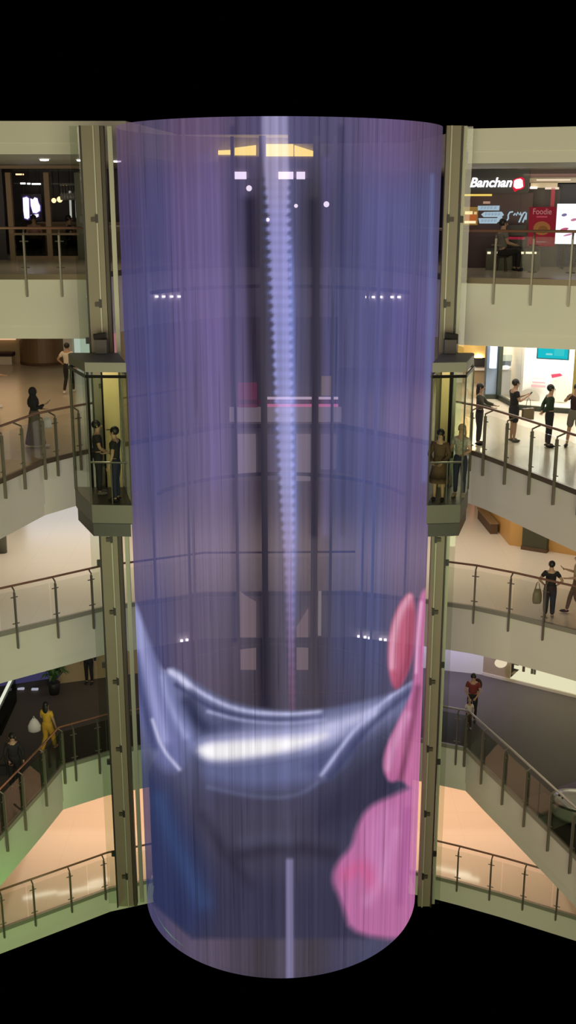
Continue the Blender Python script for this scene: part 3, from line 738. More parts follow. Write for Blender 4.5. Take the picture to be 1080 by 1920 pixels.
# lights and posters on the maroon wall
o = bp.rect(869, 364, 922, 367.5, -.1, -.04, 'yellow_strip_light', emis('yellow_strip_light', (1,.72,.15), .9), None); tag(o, 'thin yellow strip light under the left half of the Banchan sign', 'light')
o = bp.rect(862.5, 364, 868, 388, -.1, -.05, 'pink_neon_tube', emis('pink_neon', (.75,.10,.18), .7), None); tag(o, 'short upright pink neon bar at the left end of the maroon wall', 'light')
fd = thing('menu_lightbox', 'small glowing yellow food picture at the left of the maroon wall', 'menu board', bp.world((0,-.06,0)), bp.ang); bp2 = Plane(bp.P, P1, None, '', ''); bp2.t = fd
def local_rects(t, lst, base=-.06):
    for u0, v0, u1, v1, y0, y1, n, m in lst:
        x0, zt = bp.sz(u0, v0, base); x1, zb = bp.sz(u1, v1, base)
        MB().box(((x0+x1)/2, (y0+y1)/2, (zb+zt)/2), (x1-x0, y1-y0, zt-zb)).build(n, m, t)
local_rects(fd, [(869,388,895,422,0,.03,'board',emis('amber_board_light',(.30,.17,.04),.8)), (872,396,886,402,-.02,0,'light_band',emis('cream_board_light',(1,.8,.4),1)), (889,397,894,402,-.02,0,'light_band',emis('cream_board_light2',(.9,.65,.3),.8)), (873,402,893,414,-.015,0,'food_picture',emis('orange_food_print',(.50,.13,.03),.8)), (871,414,892,419,-.02,0,'light_band',emis('cream_board_light3',(1,.85,.5),1))])
M['pale_blue'] = emis('pale_blue_lettering_light', (.42,.56,.66), .85); M['pale_blue_ink'] = emis('blue_lettering_shade', (.24,.34,.46), .8)
pb = thing('window_lettering', 'three pale blue lettering bars and a white script scrawl on the maroon wall', 'lettering', bp.world((0,-.06,0)), bp.ang)
for pts in ([(896,386),(937,385.5),(936,394.5),(896,394.5)], [(902,402),(908,397.5),(932,397),(941,397),(945,403),(940,407),(907,407)], [(897,409),(932,409),(935,405),(942,407),(941,415),(934,416),(931,419),(899,419)]):
    MB().plate([bp.sz(u,v,-.06) for u,v in pts], -.02, 0).build('lettering_bar', M['pale_blue'], pb)
for v, us in ((390,(904,910,916,922,929)), (402,(912,918,924,930,936)), (414,(905,911,917,923,929))):
    for u in us:
        q = [bp.sz(u+a, v+b, -.06) for a, b in ((-1.6,2.2),(-1.6,-2.2),(1.4,-2.2),(1.4,.2),(-1.2,.4))]
        MB().tube([(a, -.024, b) for a, b in q], .008, 5).build('letter', M['pale_blue_ink'], pb)
for pts in ([(945,414),(949,414.5),(953,410),(953,403),(956,398),(962,397)], [(963,404),(966,400),(968,404),(971,398),(974,403),(976,398),(977,404)], [(973,417),(978,406),(982,399),(986,398)], [(980,417),(984,408),(987,399),(986,412)]):
    MB().tube([(a, -.02, b) for a, b in (bp.sz(u,v,-.06) for u,v in pts)], .022, 6).build('script_stroke', M['pale_blue'], pb, True)
local_rects(pb, [(906,377.5,919,382,-.01,0,'small_caption',emis('peach_caption_light',(.5,.3,.22),.8))])
ps = thing('poster', 'tall red poster with a food picture right of the maroon wall', 'poster', bp.world((0,-.06,0)), bp.ang)
M['poster_red'] = mat('red_poster_print', (.42,.02,.035), .5); 
local_rects(ps, [(993,388,1039,462,0,.03,'sheet',emis('red_glowing_print',(.21,.014,.022),.8))])  # sheet and inks emit their own colour
x0, zt = bp.sz(1000, 391, -.06); x1, zb = bp.sz(1034, 402, -.06)
text_mesh('Foodie', x1-x0, zt-zb, .004, emis('pink_poster_ink',(.45,.20,.20),.8), 'headline', ps, ((x0+x1)/2, -.012, (zt+zb)/2))
local_rects(ps, [(1006,405,1026,408,-.01,0,'subline',emis('rose_poster_ink',(.42,.06,.08),.8)), (1006,452,1024,455,-.01,0,'small_print',emis('grey_poster_ink',(.22,.15,.13),.8))])
q = [bp.sz(1016+16*math.cos(a), 428+13*math.sin(a), -.06) for a in np.linspace(0, 2*PI, 20, endpoint=False)]
MB().plate(q, -.012, 0).build('food_plate', emis('orange_food_print2',(.26,.10,.03),.8), ps)
q = [bp.sz(1018+9*math.cos(a), 430+7*math.sin(a), -.06) for a in np.linspace(0, 2*PI, 16, endpoint=False)]
MB().plate(q, -.02, -.012).build('food_centre', emis('brown_food_print',(.17,.07,.02),.8), ps)
lb = thing('lightbox', 'bright white lightbox with pink dessert pictures at the right edge', 'lightbox', bp.world((0,-.35,0)), bp.ang)
def lbr(lst):
    for u0, v0, u1, v1, y0, y1, n, m in lst:
        x0, zt = bp.sz(u0, v0, -.35); x1, zb = bp.sz(u1, v1, -.35)
        MB().box(((x0+x1)/2, (y0+y1)/2, (zb+zt)/2), (x1-x0, y1-y0, zt-zb)).build(n, m, lb)
lbr([(1045,382,1125,458,0,.15,'lit_face',emis('white_lightbox',(1,.96,1),1.15)), (1043,458,1127,462,-.01,.2,'bottom_frame',M['blackish']), (1052,462,1056,504,.05,.12,'stand',M['blackish'])])
for u, v, a, b, c in ((1058,403,5,2.6,(.2,.16,.35)), (1076,412,6,2.4,(.6,.22,.35)), (1058,430,8,2.6,(.55,.10,.22)), (1066,440,10,1.6,(.6,.25,.38)), (1092,425,9,5,(.5,.12,.25))):
    q = [bp.sz(u+a*math.cos(t)+b*.4*math.sin(t), v+b*math.sin(t)-a*.25*math.cos(t), -.35) for t in np.linspace(0, 2*PI, 14, endpoint=False)]
    MB().plate(q, -.012, 0).build('dessert_print', emis('dessert_ink', c, .9), lb)
# the counter with its light strip
ct = thing('service_counter', 'low counter with glowing front strip below the Banchan sign', 'counter', bp.world((0,-.9,0)), bp.ang)
def ctr(lst, y=-.9):
    for u0, v0, u1, v1, y0, y1, n, m in lst:
        x0, zt = bp.sz(u0, v0, y); x1, zb = bp.sz(u1, v1, y)
        MB().box(((x0+x1)/2, (y0+y1)/2, (max(zb,0)+zt)/2), (x1-x0, y1-y0, zt-max(zb,0))).build(n, m, ct)
ctr([(912,470,1010,512,0,.5,'body',mat('olive_counter_front',(.10,.09,.05),.5)), (910,466,1012,471,-.06,.55,'top',M['blackish'])])
for k, (a, b) in enumerate(((914,920),(932,956),(966,982),(986,1006))): ctr([(a,472,b,476,-.03,0,'light_strip',emis('cream_strip_light',(1,.86,.6),1.2))])
mo = thing('monitor', 'dark counter monitor with a red line on its screen', 'monitor', bp.world((0,-.7,0)), bp.ang)
ct_old = ct; ct = mo
ctr([(950,422,986,442,0,.04,'back_panel',M['blackish']), (950,444,984,449,-.01,.03,'red_display',emis('red_display_light',(.30,.02,.04),.9)), (950,449,984,463,0,.05,'screen_base',M['black']), (962,463,972,471,.0,.04,'stand',M['black'])], -.7)
ct = ct_old

# ------------------------------------------------------------------ second storey, right: the bright white shop
Q0, Q1, Q2 = at_z(934, 748, ZB), at_z(972, 768, ZB), at_z(1080, 776, ZB)
HB = 3.3
wp = Plane(Q1, Q2, 'shop_window', 'bright white shop window with dark green frame behind the waiting people', 'shop window')
Lw = 4.2
wp.block(0, Lw, 0, .16, -.06, .06, 'sill', M['green_black'])
wp.block(0, Lw, .16, HB-.0, .0, .015, 'window_pane', M['shop_glass'])
xr, _ = wp.sz(1078, 700); wp.block(xr-.04, xr+.08, 0, HB, -.06, .06, 'mullion', mat('mustard_mullion', (.30,.25,.06), .5))
side = Plane(Q0, Q1, None, '', ''); ls = (Q1-Q0).length
side.t = thing('shop_corner', 'angled glass corner of the bright shop beside the blue-grey column', 'shop window', side.P, side.ang)
side.block(-.07, .07, 0, HB, -.07, .07, 'corner_post', M['green_black']); side.block(0, ls, 0, .16, -.05, .05, 'sill', M['green_black'])
side.block(.07, ls, .16, HB, 0, .015, 'window_pane', M['shop_glass'])
# bright room behind the window
M['shop_white'] = mat('bright_white_shop_wall', (.86,.84,.80), .6)
b0 = wp.world((-.3, 1.9, 0)); b1 = wp.world((Lw, 1.9, 0)); 
wallbox('wall_shop', b0, b1, ZB, ZB+HB, M['shop_white'])
c0 = Q0 + Vector((.3, 1.9, 0)); wallbox('wall_shop', c0, b0, ZB, ZB+HB, M['shop_white'])
area('bright_shop_light', wp.world((1.6,.9,HB-.05)), (0,0,wp.ang), 4.2, 1.5, 430, (1,.95,.88))
tvw = thing('wall_screen', 'cyan display screen hanging in the bright shop window', 'screen', wp.world((0,.35,0)), wp.ang)
def wr(t, y, lst):
    for u0, v0, u1, v1, y0, y1, n, m in lst:
        x0, zt = wp.sz(u0, v0, y); x1, zb = wp.sz(u1, v1, y)
        MB().box(((x0+x1)/2, (y0+y1)/2, (zb+zt)/2), (x1-x0, y1-y0, zt-zb)).build(n, m, t)
wr(tvw, .35, [(1007.5,641,1066.5,676,.0,.06,'bezel',mat('teal_grey_bezel',(.05,.20,.25),.4)), (1010,643.5,1064,673.5,-.02,0,'display',emis('cyan_display',(.01,.62,.72),1.0)), (1024,662,1036,666,-.03,-.02,'display_caption',emis('pale_cyan_display',(.35,.85,.85),1)), (1040,652,1058,668,-.025,-.02,'display_patch',emis('light_cyan_display',(.06,.70,.76),1))])
dc = thing('window_decal', 'pink text lines with a red tag printed on the bright shop wall', 'decal', wp.world((0,1.78,0)), wp.ang)
M['pink_ink'] = mat('pink_print', (.66,.36,.43), .6)
wr(dc, 1.78, [(997,708,1024,711.5,0,.02,'text_line',mat('faint_pink_print',(.74,.56,.57),.6)), (998,715,1022,719,0,.02,'text_line',M['pink_ink']), (996,721,1023,727,0,.02,'text_line',M['pink_ink'])])
q = [wp.sz(u,v,1.78) for u,v in [(1033,702),(1050,700),(1055,704),(1050,706),(1035,709)]]; MB().plate(q, 0, .02).build('red_tag', mat('red_tag_print',(.5,.04,.1),.6), dc)
q = [wp.sz(992+20*math.cos(a), 748+19*math.sin(a), 1.78) for a in np.linspace(0,2*PI,24,endpoint=False)]
o = MB().plate([(a, max(b, .03)) for a, b in q], 0, .02).build('round_decal', mat('grey_print',(.42,.39,.34),.6), loc=wp.world((0,1.78,0))); o.rotation_euler = (0,0,wp.ang); tag(o, 'large grey round patch on the bright shop wall behind the man with phone', 'decal')
q = [wp.sz(u,v,1.78) for u,v in [(1040,770),(1042,735),(1038,722),(1050,706),(1064,702),(1072,712),(1066,735),(1058,752),(1056,770)]]
o = MB().plate([(a, max(b, .03)) for a, b in q], 0, .02).build('green_decal', mat('pale_green_print',(.62,.72,.58),.6), loc=wp.world((0,1.78,0))); o.rotation_euler = (0,0,wp.ang); tag(o, 'pale green curved patch on the bright shop wall, right side', 'decal')
# things behind the angled corner glass
sh = thing('display_niche', 'grey-green niche with a white oval lamp behind the corner glass', 'niche', Q0 + Vector((.10,.45,0)), 0)
pS = Plane(Q0 + Vector((.10,.45,0)), Q0 + Vector((1.10,.45,0)), None, '', ''); pS.t = sh
pS.rect(938, 666, 960, 678, 0, .1, 'green_band', mat('pale_green_band',(.35,.38,.27),.5)); pS.rect(938, 677, 958, 686, -.02, .1, 'dark_band', M['green_black'])
pS.rect(937, 694, 956, 740, 0, .1, 'grey_panel', mat('warm_grey_panel',(.36,.34,.30),.5), z0=.03)
a, b = pS.sz(948, 689, -.05); MB().ball((a, -.05, b), .13, (1.2,.5,.6)).build('oval_lamp', emis('white_oval_lamp',(1,.97,.9),1.3), sh, True)
# column and lightbox
A0 = Q0 + Vector((-.26, .22, 0))
cl_ = thing('column', 'blue-grey square column left of the bright shop', 'column', A0)
MB().box((0,0,HB/2), (.36,.4,HB)).build('shaft', M['blue_grey'], cl_); MB().box((0,-.21,.08), (.38,.05,.16)).build('skirting', M['green_black'], cl_)
o = MB().tube([(0,0,0),(0,0,.75)], [.12,.12], 14).build('lightbox_lamp', emis('white_blue_lamp',(.9,.95,1),1.4), loc=at_y(924, 690, A0.y-.33)); tag(o, 'upright white glowing lamp on the blue-grey column', 'lamp')
# gold ceiling shop beyond
m = mat('crinkled_gold_foil', (.95,.62,.22), .22, .9, bump=1.0, nscale=2.2)
o = MB().hexa([Vector(p) for p in ((6.0,39.2,15.5),(7.5,39.2,15.5),(7.6,44,16.0),(5.9,44,16.0),(6.0,39.2,17.6),(7.5,39.2,17.6),(7.6,44,17.6),(5.9,44,17.6))]).build('gold_ceiling', m); tag(o, 'crinkled gold foil canopy of the shop left of the blue-grey column', 'canopy')
point('gold_shop_light', (6.7, 38.0, 16.4), 70, (1,.8,.45), .15); point('gold_shop_low_light', (6.9, 38.8, 15.4), 25, (1,.9,.75), .15)
wallbox('wall_back', (2.0,44.2), (12.5,44.2), ZB, ZA-1.5, M['white_wall'])
st = thing('product_stand', 'red and white product stand under the gold canopy', 'stand', (6.85, 40.6, ZB))
for du, n, m_, w, z0, z1 in ((-.46,'white_panel','white_wall',.36,0,1.75), (-.12,'red_panel',None,.14,.5,2.2), (.28,'display_back','blackish',.5,.6,1.9)):
    MB().box((du,0,(z0+z1)/2), (w,.3,z1-z0)).build(n, M[m_] if m_ else mat('bright_red_panel',(.65,.07,.03),.5), st)
MB().box((.28,-.2,1.5), (.36,.06,.2)).build('product_card', emis('pale_card_light',(.9,.8,.75),.7), st); MB().box((.28,-.2,1.15), (.26,.06,.24)).build('product_card', M['cloth_pink'], st)
MB().box((.1,-.2,.55), (1.0,.5,.1)).build('shelf', M['white_wall'], st); MB().box((.1,0,.25), (.9,.4,.5)).build('plinth', M['cloth_beige'], st)

# ------------------------------------------------------------------ second storey, left
t = thing('curved_feature_wall', 'curved brown wood panelled drum wall at the far left', 'wall unit', (-10.2, 45.85, ZB))
MB().lathe([(1.9,.12),(1.9,3.28)], n=40, sx=.52, sy=.6).build('wood_panelling', M['brown_wood'], t, False); MB().lathe([(1.92,0),(1.92,.12)], n=40, sx=.52, sy=.6).build('skirting', M['cloth_brown'], t)
o = MB().box((0,0,0), (1.5,.1,1.9)).build('wall_light_panel', emis('peach_lit_panel',(.80,.50,.28),.95), loc=(-12.1,45.8,ZB+1.9)); tag(o, 'glowing peach wall panel at the far left edge', 'panel')
t = thing('bench', 'dark padded bench under the peach panel at the far left edge', 'bench', (-12.1,45.3,ZB)); MB().box((0,0,.42),(1.5,.5,.14)).build('seat', M['cloth_maroon'], t); MB().box((0,0,.18),(1.4,.4,.35)).build('base', M['soffit_lit'], t)
pB = at_z(131, 690, ZB)
t = thing('glass_display', 'pale green lit glass display beyond the left lift roof', 'display', (pB.x+1.0, 44.6, ZB))
MB().box((-1.1,.1,1.65),(.36,.3,3.3)).build('cream_pier', M['white_wall'], t); MB().box((-.1,0,1.7),(1.5,.06,3.2)).build('lit_panel', emis('mint_lit_panel',(.50,.60,.50),.8), t); MB().box((.85,0,1.7),(.3,.08,3.2)).build('pink_strip', emis('rose_lit_strip',(.45,.18,.20),.8), t); MB().box((-.3,-.05,1.9),(.8,.04,.9)).build('white_print', emis('white_lit_print',(.8,.85,.85),.8), t)

# ------------------------------------------------------------------ third storey
R0, R1, R2 = at_z(890, 945, ZC), at_z(955, 1022, ZC), at_z(1080, 1042, ZC)
R3 = R2 + (R2-R1)*1.2
wallbox('wall_right', R0, R1, ZC, ZB-1.5, M['orange_wall']); wallbox('wall_right', R1, R3, ZC, ZB-1.5, M['orange_wall'])
pk = at_z(976, 1022, ZC); d = (R2-R1).normalized()
t = thing('pilaster', 'dark olive pilaster on the orange wall behind the right railing', 'pilaster', R1 + d*.75 + Vector((.1,-.2,0)), math.atan2(d.y,d.x))
MB().box((0,0,1.62),(.85,.24,3.24)).build('shaft', mat('dark_olive_paint',(.045,.045,.02),.5), t); MB().box((0,-.02,.06),(.89,.26,.12)).build('skirting', M['cloth_brown'], t)
d = (R1-R0).normalized(); ang = math.atan2(d.y, d.x)
t = thing('dark_plinth', 'dark brown wedge-shaped plinth along the orange wall', 'plinth', R1 - d*2.3 - Vector((-math.sin(ang), math.cos(ang), 0))*.22, ang); MB().box((0,0,.18),(2.0,.25,.36)).build('body', M['cloth_brown'], t); MB().box((0,0,.38),(2.05,.3,.04)).build('cap', M['brown_wood'], t)
for i, (u, c, s_) in enumerate(((893,(1,.18,.05),2.6), (901,(.35,.2,1),2.2))):
    g = at_y(u, 975, 41.5); o = MB().box((0,0,0),(.18,.08,1.5)).build('neon_bar', emis('neon_'+'ab'[i], c, s_), loc=(g.x*1.075, 44.45, ZC+1.35)); tag(o, ['red', 'violet'][i]+' neon bar on the far wall mirrored in the cream floor', 'light')
o = MB().box((0,0,0),(3.2,.1,2.4)).build('lit_shop_panel', emis('cool_white_panel',(.95,.97,1),1.6), loc=(-9.5,44.44,ZC+1.5)); tag(o, 'large white lit shop panel mirrored in the cream floor at left', 'panel')
t = thing('bin', 'small grey waste bin at the left edge of the cream floor', 'bin', at_z(5, 1036, ZC)); MB().lathe([(.15,0),(.17,.75),(.16,.8)], n=16).build('body', M['cab_grey'], t, True); MB().lathe([(.175,.8),(.175,.84),(.1,.86)], n=16).build('lid', M['steel'], t)

# ------------------------------------------------------------------ fourth storey (dark floor)
wallbox('wall_left', at_z(95, 1284, ZD), at_z(260, 1262, ZD), ZD, ZC-1.5, M['tan_wall'])
wallbox('wall_left', at_z(-120, 1318, ZD), at_z(95, 1284, ZD), ZD, ZC-1.5, M['dark_wall'])
wq = Plane(at_z(-120, 1318, ZD), at_z(95, 1284, ZD), None, '', ''); xb, _ = wq.sz(55, 1280); o = wq.block(xb-1.0, xb+1.0, .3, 1.2, -.14, -.06, 'blue_light_panel', emis('dim_blue_panel',(.035,.032,.085),1.0), None); tag(o, 'dim blue lit panel low on the dark wall at left', 'panel')
for i, (u, v) in enumerate(((42,1289),(68,1290))):
    o = MB().box((0,0,0),(.22,.1,.05)).build('floor_spot', emis('dim_white_spot',(.5,.5,.6),.7), loc=at_z(u, v, ZD)+Vector((0,-.2,.05))); tag(o, ['left', 'right'][i]+' small floor light below the dim blue panel', 'light')
g = at_z(104, 1262, ZD+.6); pt = thing('potted_plant', 'dark leafy plant by the tan wall just under the green-lit balcony', 'plant', (g.x, at_z(104,1283,ZD).y-.75, ZD))
MB().lathe([(.16,0),(.22,.4),(.2,.42)], n=14).build('pot', M['blackish'], pt, True)
rnd = random.Random(5); mb = MB()
for k in range(26):
    a = rnd.uniform(0, 2*PI); L = rnd.uniform(.3,.62); h = rnd.uniform(.5,1.1); w = .07
    p0, p1, p2 = Vector((0,0,.4)), Vector((math.cos(a)*L*.6, math.sin(a)*L*.6, .4+h*.8)), Vector((math.cos(a)*L, math.sin(a)*L, .4+h*.55)); s_ = Vector((-math.sin(a), math.cos(a), 0))*w
    mb.face([p0, p1-s_, p2, p1+s_])
mb.build('foliage', M['leaf'], pt)
S0, S1, S2 = at_z(790, 1252, ZD), at_z(905, 1265, ZD), at_z(1090, 1310, ZD)
wallbox('wall_right', S0, S1, ZD, ZC-1.5, M['white_wall']); dS = (S2-S1).normalized()
q = (S0+S1)/2; area('violet_wall_wash', (q.x-.4, q.y-1.0, ZC-1.6), (.6,0,0), 1.8, .3, 110, (.55,.5,1))
fp = Plane(S1, S2, 'display_window', 'long cream lit display window behind the dark floor at right', 'shop window')
Ld = (S2-S1).length + 3
xk, _ = fp.sz(955, 1280)
fp.block(0, Ld, 0, .1, -.04, .02, 'sill', M['soffit_lit']); fp.block(xk, Ld, .1, 3.25, .0, .015, 'window_pane', M['shop_glass'])
fp.block(0, xk, .1, 3.3, 0, .1, 'beige_side_wall', M['cloth_beige'])
M['cream_glow'] = emis('cream_window_glow', (1,.92,.62), .98)
fp.block(xk-.2, Ld, .1, 3.25, .9, 1.0, 'glowing_backdrop', M['cream_glow'])
fp.block(xk, Ld, .02, .1, .02, .9, 'glowing_floor', M['cream_glow'])  # window floor given the backdrop's glow in place of lamp light
tb = thing('display_table', 'low tan display platform with slim legs in the cream window', 'table', fp.world((0,.45,.1)), fp.ang)
def fr(t, y, lst):
    for u0, v0, u1, v1, y0, y1, n, m in lst:
        x0, zt = fp.sz(u0, v0, y); x1, zb = fp.sz(u1, v1, y)
        MB().box(((x0+x1)/2, (y0+y1)/2, (zb+zt)/2-.1), (x1-x0, y1-y0, max(.03, zt-zb))).build(n, m, t)
fr(tb, .45, [(958,1264,1007,1276,0,.3,'platform',mat('khaki_platform',(.33,.27,.15),.5)), (978,1244,981,1262,.1,.16,'leg',M['cloth_brown']), (994,1248,996.5,1266,.1,.16,'leg',M['cloth_taupe']), (999,1249,1001.5,1267,.1,.16,'leg',M['cloth_taupe']), (950,1240,968,1252,.2,.4,'dark_box',mat('olive_box',(.15,.125,.07),.5))])
o = MB().ball((0,0,0), .22, (1,.6,.8)).build('round_lamp', emis('cream_round_lamp',(.85,.72,.5),.9), loc=at_y(939, 1243, S1.y-.6)); tag(o, 'round cream lamp at the left end of the display window', 'lamp')
area('display_window_spill', fp.world(((xk+Ld)/2, -.2, 2.6)), (-.5,0,fp.ang), 4, .4, 40, (1,.9,.6))
# escalator end with a lit balustrade at the left
g0, g1 = at_z(-6, 1330, ZD+.9), at_z(24, 1268, ZD+.9)
es = thing('escalator', 'escalator end with a white lit handrail at the left edge', 'escalator', (g0.x, g0.y, ZD)); rel = g1-g0
for dx in (0, -1.1):
    MB().hexa([Vector((dx+a*rel.x+b*.08, a*rel.y, c)) for c in (0,.85) for a, b in ((0,0),(0,1),(1,1),(1,0))]).build('balustrade', M['dark_glass'] if dx == 0 else M['steel'], es)
    MB().tube([(dx, 0, .92), (dx+rel.x, rel.y, .92)], .05, 8).build('lit_handrail', emis('white_handrail_light',(.75,.78,.62),1.0), es)
MB().box((-.5+rel.x/2, rel.y/2, .06), (1.0, rel.y*.9, .12)).build('steps', M['blackish'], es)
# silver display vehicle body at the right edge
kp = at_z(1074, 1548, ZD)
kk = thing('display_stand', 'rounded silver display stand with dark base behind the right railing', 'display stand', (kp.x+.25, kp.y+.35, ZD), -.4)
MB().lathe([(.62,.10),(.66,.2),(.66,.5),(.6,.62),(.3,.74),(.01,.78)], n=28, sx=1.2, sy=.8).build('silver_body', mat('silver_paint',(.48,.48,.42),.3,.3), kk, True)
MB().lathe([(.6,0),(.64,.1)], n=28, sx=1.2, sy=.8).build('dark_base', M['blackish'], kk); MB().lathe([(.672,.47),(.676,.5),(.672,.53)], n=28, sx=1.2, sy=.8).build('dark_band', M['green_black'], kk)
for a in (3.6, 3.9): MB().ball((.5*math.cos(a)*1.2, .5*math.sin(a)*.8, .68), .03).build('knob', M['black'], kk)
MB().ball((.25,-.1,.74), .16, (1,1,.6)).build('white_dome', M['bag_white'], kk, True)
mt_ = at_z(1020, 1508, ZD); o = MB().box((0,0,.006),(.8,.9,.012), .5).build('floor_mat', mat('dusty_pink_mat',(.22,.16,.14),.8), loc=mt_); tag(o, 'dusty pink floor mat beside the silver stand', 'mat')
mt_ = at_z(1085, 1482, ZD); o = MB().box((0,0,.006),(.9,.8,.012), .5).build('floor_mat', mat('mauve_mat',(.22,.17,.24),.8), loc=mt_); tag(o, 'mauve floor mat beyond the silver stand at the right edge', 'mat')

# ------------------------------------------------------------------ lowest storey: light tubes under its ceiling, mirrored in the floor
for i, (u, v, L) in enumerate(((845,1633,1.5),(876,1646,.9),(150,1668,1.6),(75,1678,1.2),(185,1652,.8))):
    d = ray(u, v); zc_ = -(ZD-1.5-.13); tt = (zc_-CAMZ)/d.z; p = Vector((d.x*tt, d.y*tt, -zc_))
    t = thing('tube_light', ['longer white tube light under the lowest ceiling at right', 'shorter white tube light under the lowest ceiling at right', 'longest white tube light under the lowest ceiling at left', 'outermost white tube light under the lowest ceiling at left', 'white tube light nearest the left mast under the lowest ceiling'][i], 'ceiling light', p, .35 if u < 500 else -.35)
    MB().tube([(-L/2,0,0),(L/2,0,0)], .05, 8).build('tube', emis('tube_glow',(1,.92,.75),11), t); MB().box((0,0,.045),(L+.1,.14,.03)).build('fitting', M['white_wall'], t)

# ------------------------------------------------------------------ far side behind the screen
t = thing('yellow_canopy', 'glowing yellow shop canopy seen through the top of the screen', 'canopy', (0, 31.35, ZA))
gy = lambda u, v: at_y(u, v, 31.35)
M['yellow_lit'] = emis('yellow_canopy_light', (1,.80,.14), 7)
for a in ([(409,282),(432,281),(432,290),(409,290)], [(440,277),(480,272),(480,291),(440,291)], [(495,270),(550,270),(550,293),(495,293)], [(552,272),(590,284),(590,293),(552,293)]):
    MB().plate([(gy(u,v).x, gy(u,v).z-ZA) for u,v in a], 0, .08).build('lit_panel', M['yellow_lit'], t)
a, b = gy(409,293), gy(645,334); MB().box(((a.x+b.x)/2, .1, (a.z+b.z)/2-ZA), (b.x-a.x, .08, a.z-b.z)).build('shop_wall', mat('mauve_shop_wall',(.25,.2,.2),.6), t)
for i, (u0, u1) in enumerate(((440,462),(522,550),(556,572))):
    a, b = gy(u0,322), gy(u1,336); o = MB().box((0,0,0),(b.x-a.x,.05,a.z-b.z)).build('white_lamp_panel', emis('white_panel_glow',(1,.95,.95),6), loc=((a.x+b.x)/2,31.38,(a.z+b.z)/2)); tag(o, ['left','middle','right'][i]+' white lit panel below the yellow canopy behind the screen', 'light')
for i, (u, v, r) in enumerate(((467,353,.09),(612,383,.09),(555,386,.06),(502,412,.06),(444,312,.05),(541,312,.05))):
    q = at_y(u, v, 35.5 if v > 340 else 33.0); o = thing('globe_lamp', '', 'lamp', q); MB().ball((0,0,0), r).build('globe', emis('globe_glow',(1,.95,.9),6), o, True); MB().tube([(0,0,r),(0,0,max(r+.03, (21.93 if q.x < 0 else 21.69)-q.z))], .01, 6).build('cord', M['black'], o); tag(o, ['round lamp under the left end of the yellow canopy', 'round lamp right of the screen centre, highest of the right pair', 'small lamp just right of the zip', 'small lamp just left of the zip, lowest of the group', 'small lamp above the left white panel under the canopy', 'small lamp above the middle white panel under the canopy'][i], 'lamp')
pz = Plane((-3.2, 32.75, ZB), (0, 32.75, ZB), 'parapet_glow_panel', 'pale painted-glow parapet with pink light strip seen through the middle of the screen', 'wall unit')
M['pale_glow'] = emis('pale_wall_glow', (.62,.52,.45), 1.1)  # glow put into the material so lit pale walls read through the film
pz.rect(430, 764, 640, 797, 0, .1, 'pale_glow_panel', M['pale_glow'], z0=.03); pz.rect(497, 745, 634, 749, -.1, 0, 'white_light_strip', emis('white_strip_glow',(1,.8,.85),2.5)); pz.rect(440, 750, 634, 758, -.05, .05, 'dark_red_band', emis('dark_red_glow',(.20,.01,.03),1)); pz.rect(497, 758, 634, 763, -.1, 0, 'pink_light_strip', emis('pink_strip_glow',(1,.25,.42),2.4)); pz.rect(446, 718, 482, 764, 0, .1, 'rose_panel', emis('rose_panel_glow',(.40,.03,.08),1.2)); pz.rect(603, 706, 622, 742, 0, .1, 'ochre_panel', emis('ochre_panel_glow',(.55,.42,.12),1.1))  # panels and band have added emission, no lamp behind them
pz2 = Plane((-3.2, 32.39, ZC), (0, 32.39, ZC), 'fascia_glow_panel', 'pale painted-glow fascia panels below the pink light strip behind the screen', 'wall unit')
pz2.rect(445, 815, 480, 888, 0, .1, 'pale_glow_panel', M['pale_glow']); pz2.rect(498, 815, 550, 900, 0, .1, 'mauve_glow_panel', emis('mauve_glow',(.25,.2,.25),1)); pz2.rect(556, 815, 582, 902, 0, .1, 'pale_glow_panel', M['pale_glow']); pz2.rect(602, 815, 630, 880, 0, .1, 'grey_panel', emis('grey_glow',(.35,.3,.3),1))  # plates with added glow, standing for the lit fascia face
pz3 = Plane((-3.2, 30.80, ZD), (0, 30.80, ZD), 'fascia_glow_panel', 'peach painted-glow fascia panels low behind the screen above the silver flap', 'wall unit')
M['peach_glow'] = emis('peach_wall_glow', (.62,.45,.34), 1.1)  # peach glow painted in for lit fascia and floor behind the screen
pz3.poly([(448,1108),(468,1124),(480,1130),(480,1195),(448,1195)], 0, .1, 'peach_glow_panel', M['peach_glow']); pz3.poly([(448,1214),(480,1214),(480,1252),(448,1252)], 0, .1, 'peach_glow_panel', M['peach_glow'])
pz3.poly([(556,1178),(578,1142),(578,1195),(556,1195)], 0, .1, 'peach_glow_panel', M['peach_glow']);
pz4 = Plane((-3.2, 36.0, ZD), (0, 36.0, ZD), 'low_wall_glow_panel', 'peach painted-glow low wall pieces on the dark floor behind the screen', 'wall unit')
pz4.rect(448, 1214, 480, 1252, 0, .1, 'peach_glow_panel', M['peach_glow'], z0=.01); pz4.rect(556, 1216, 578, 1246, 0, .1, 'peach_glow_panel', M['peach_glow'], z0=.01)
pz3.rect(597, 1110, 602, 1192, -.1, 0, 'white_light_strip', emis('white_strip_glow2',(.8,.75,.6),1.2))
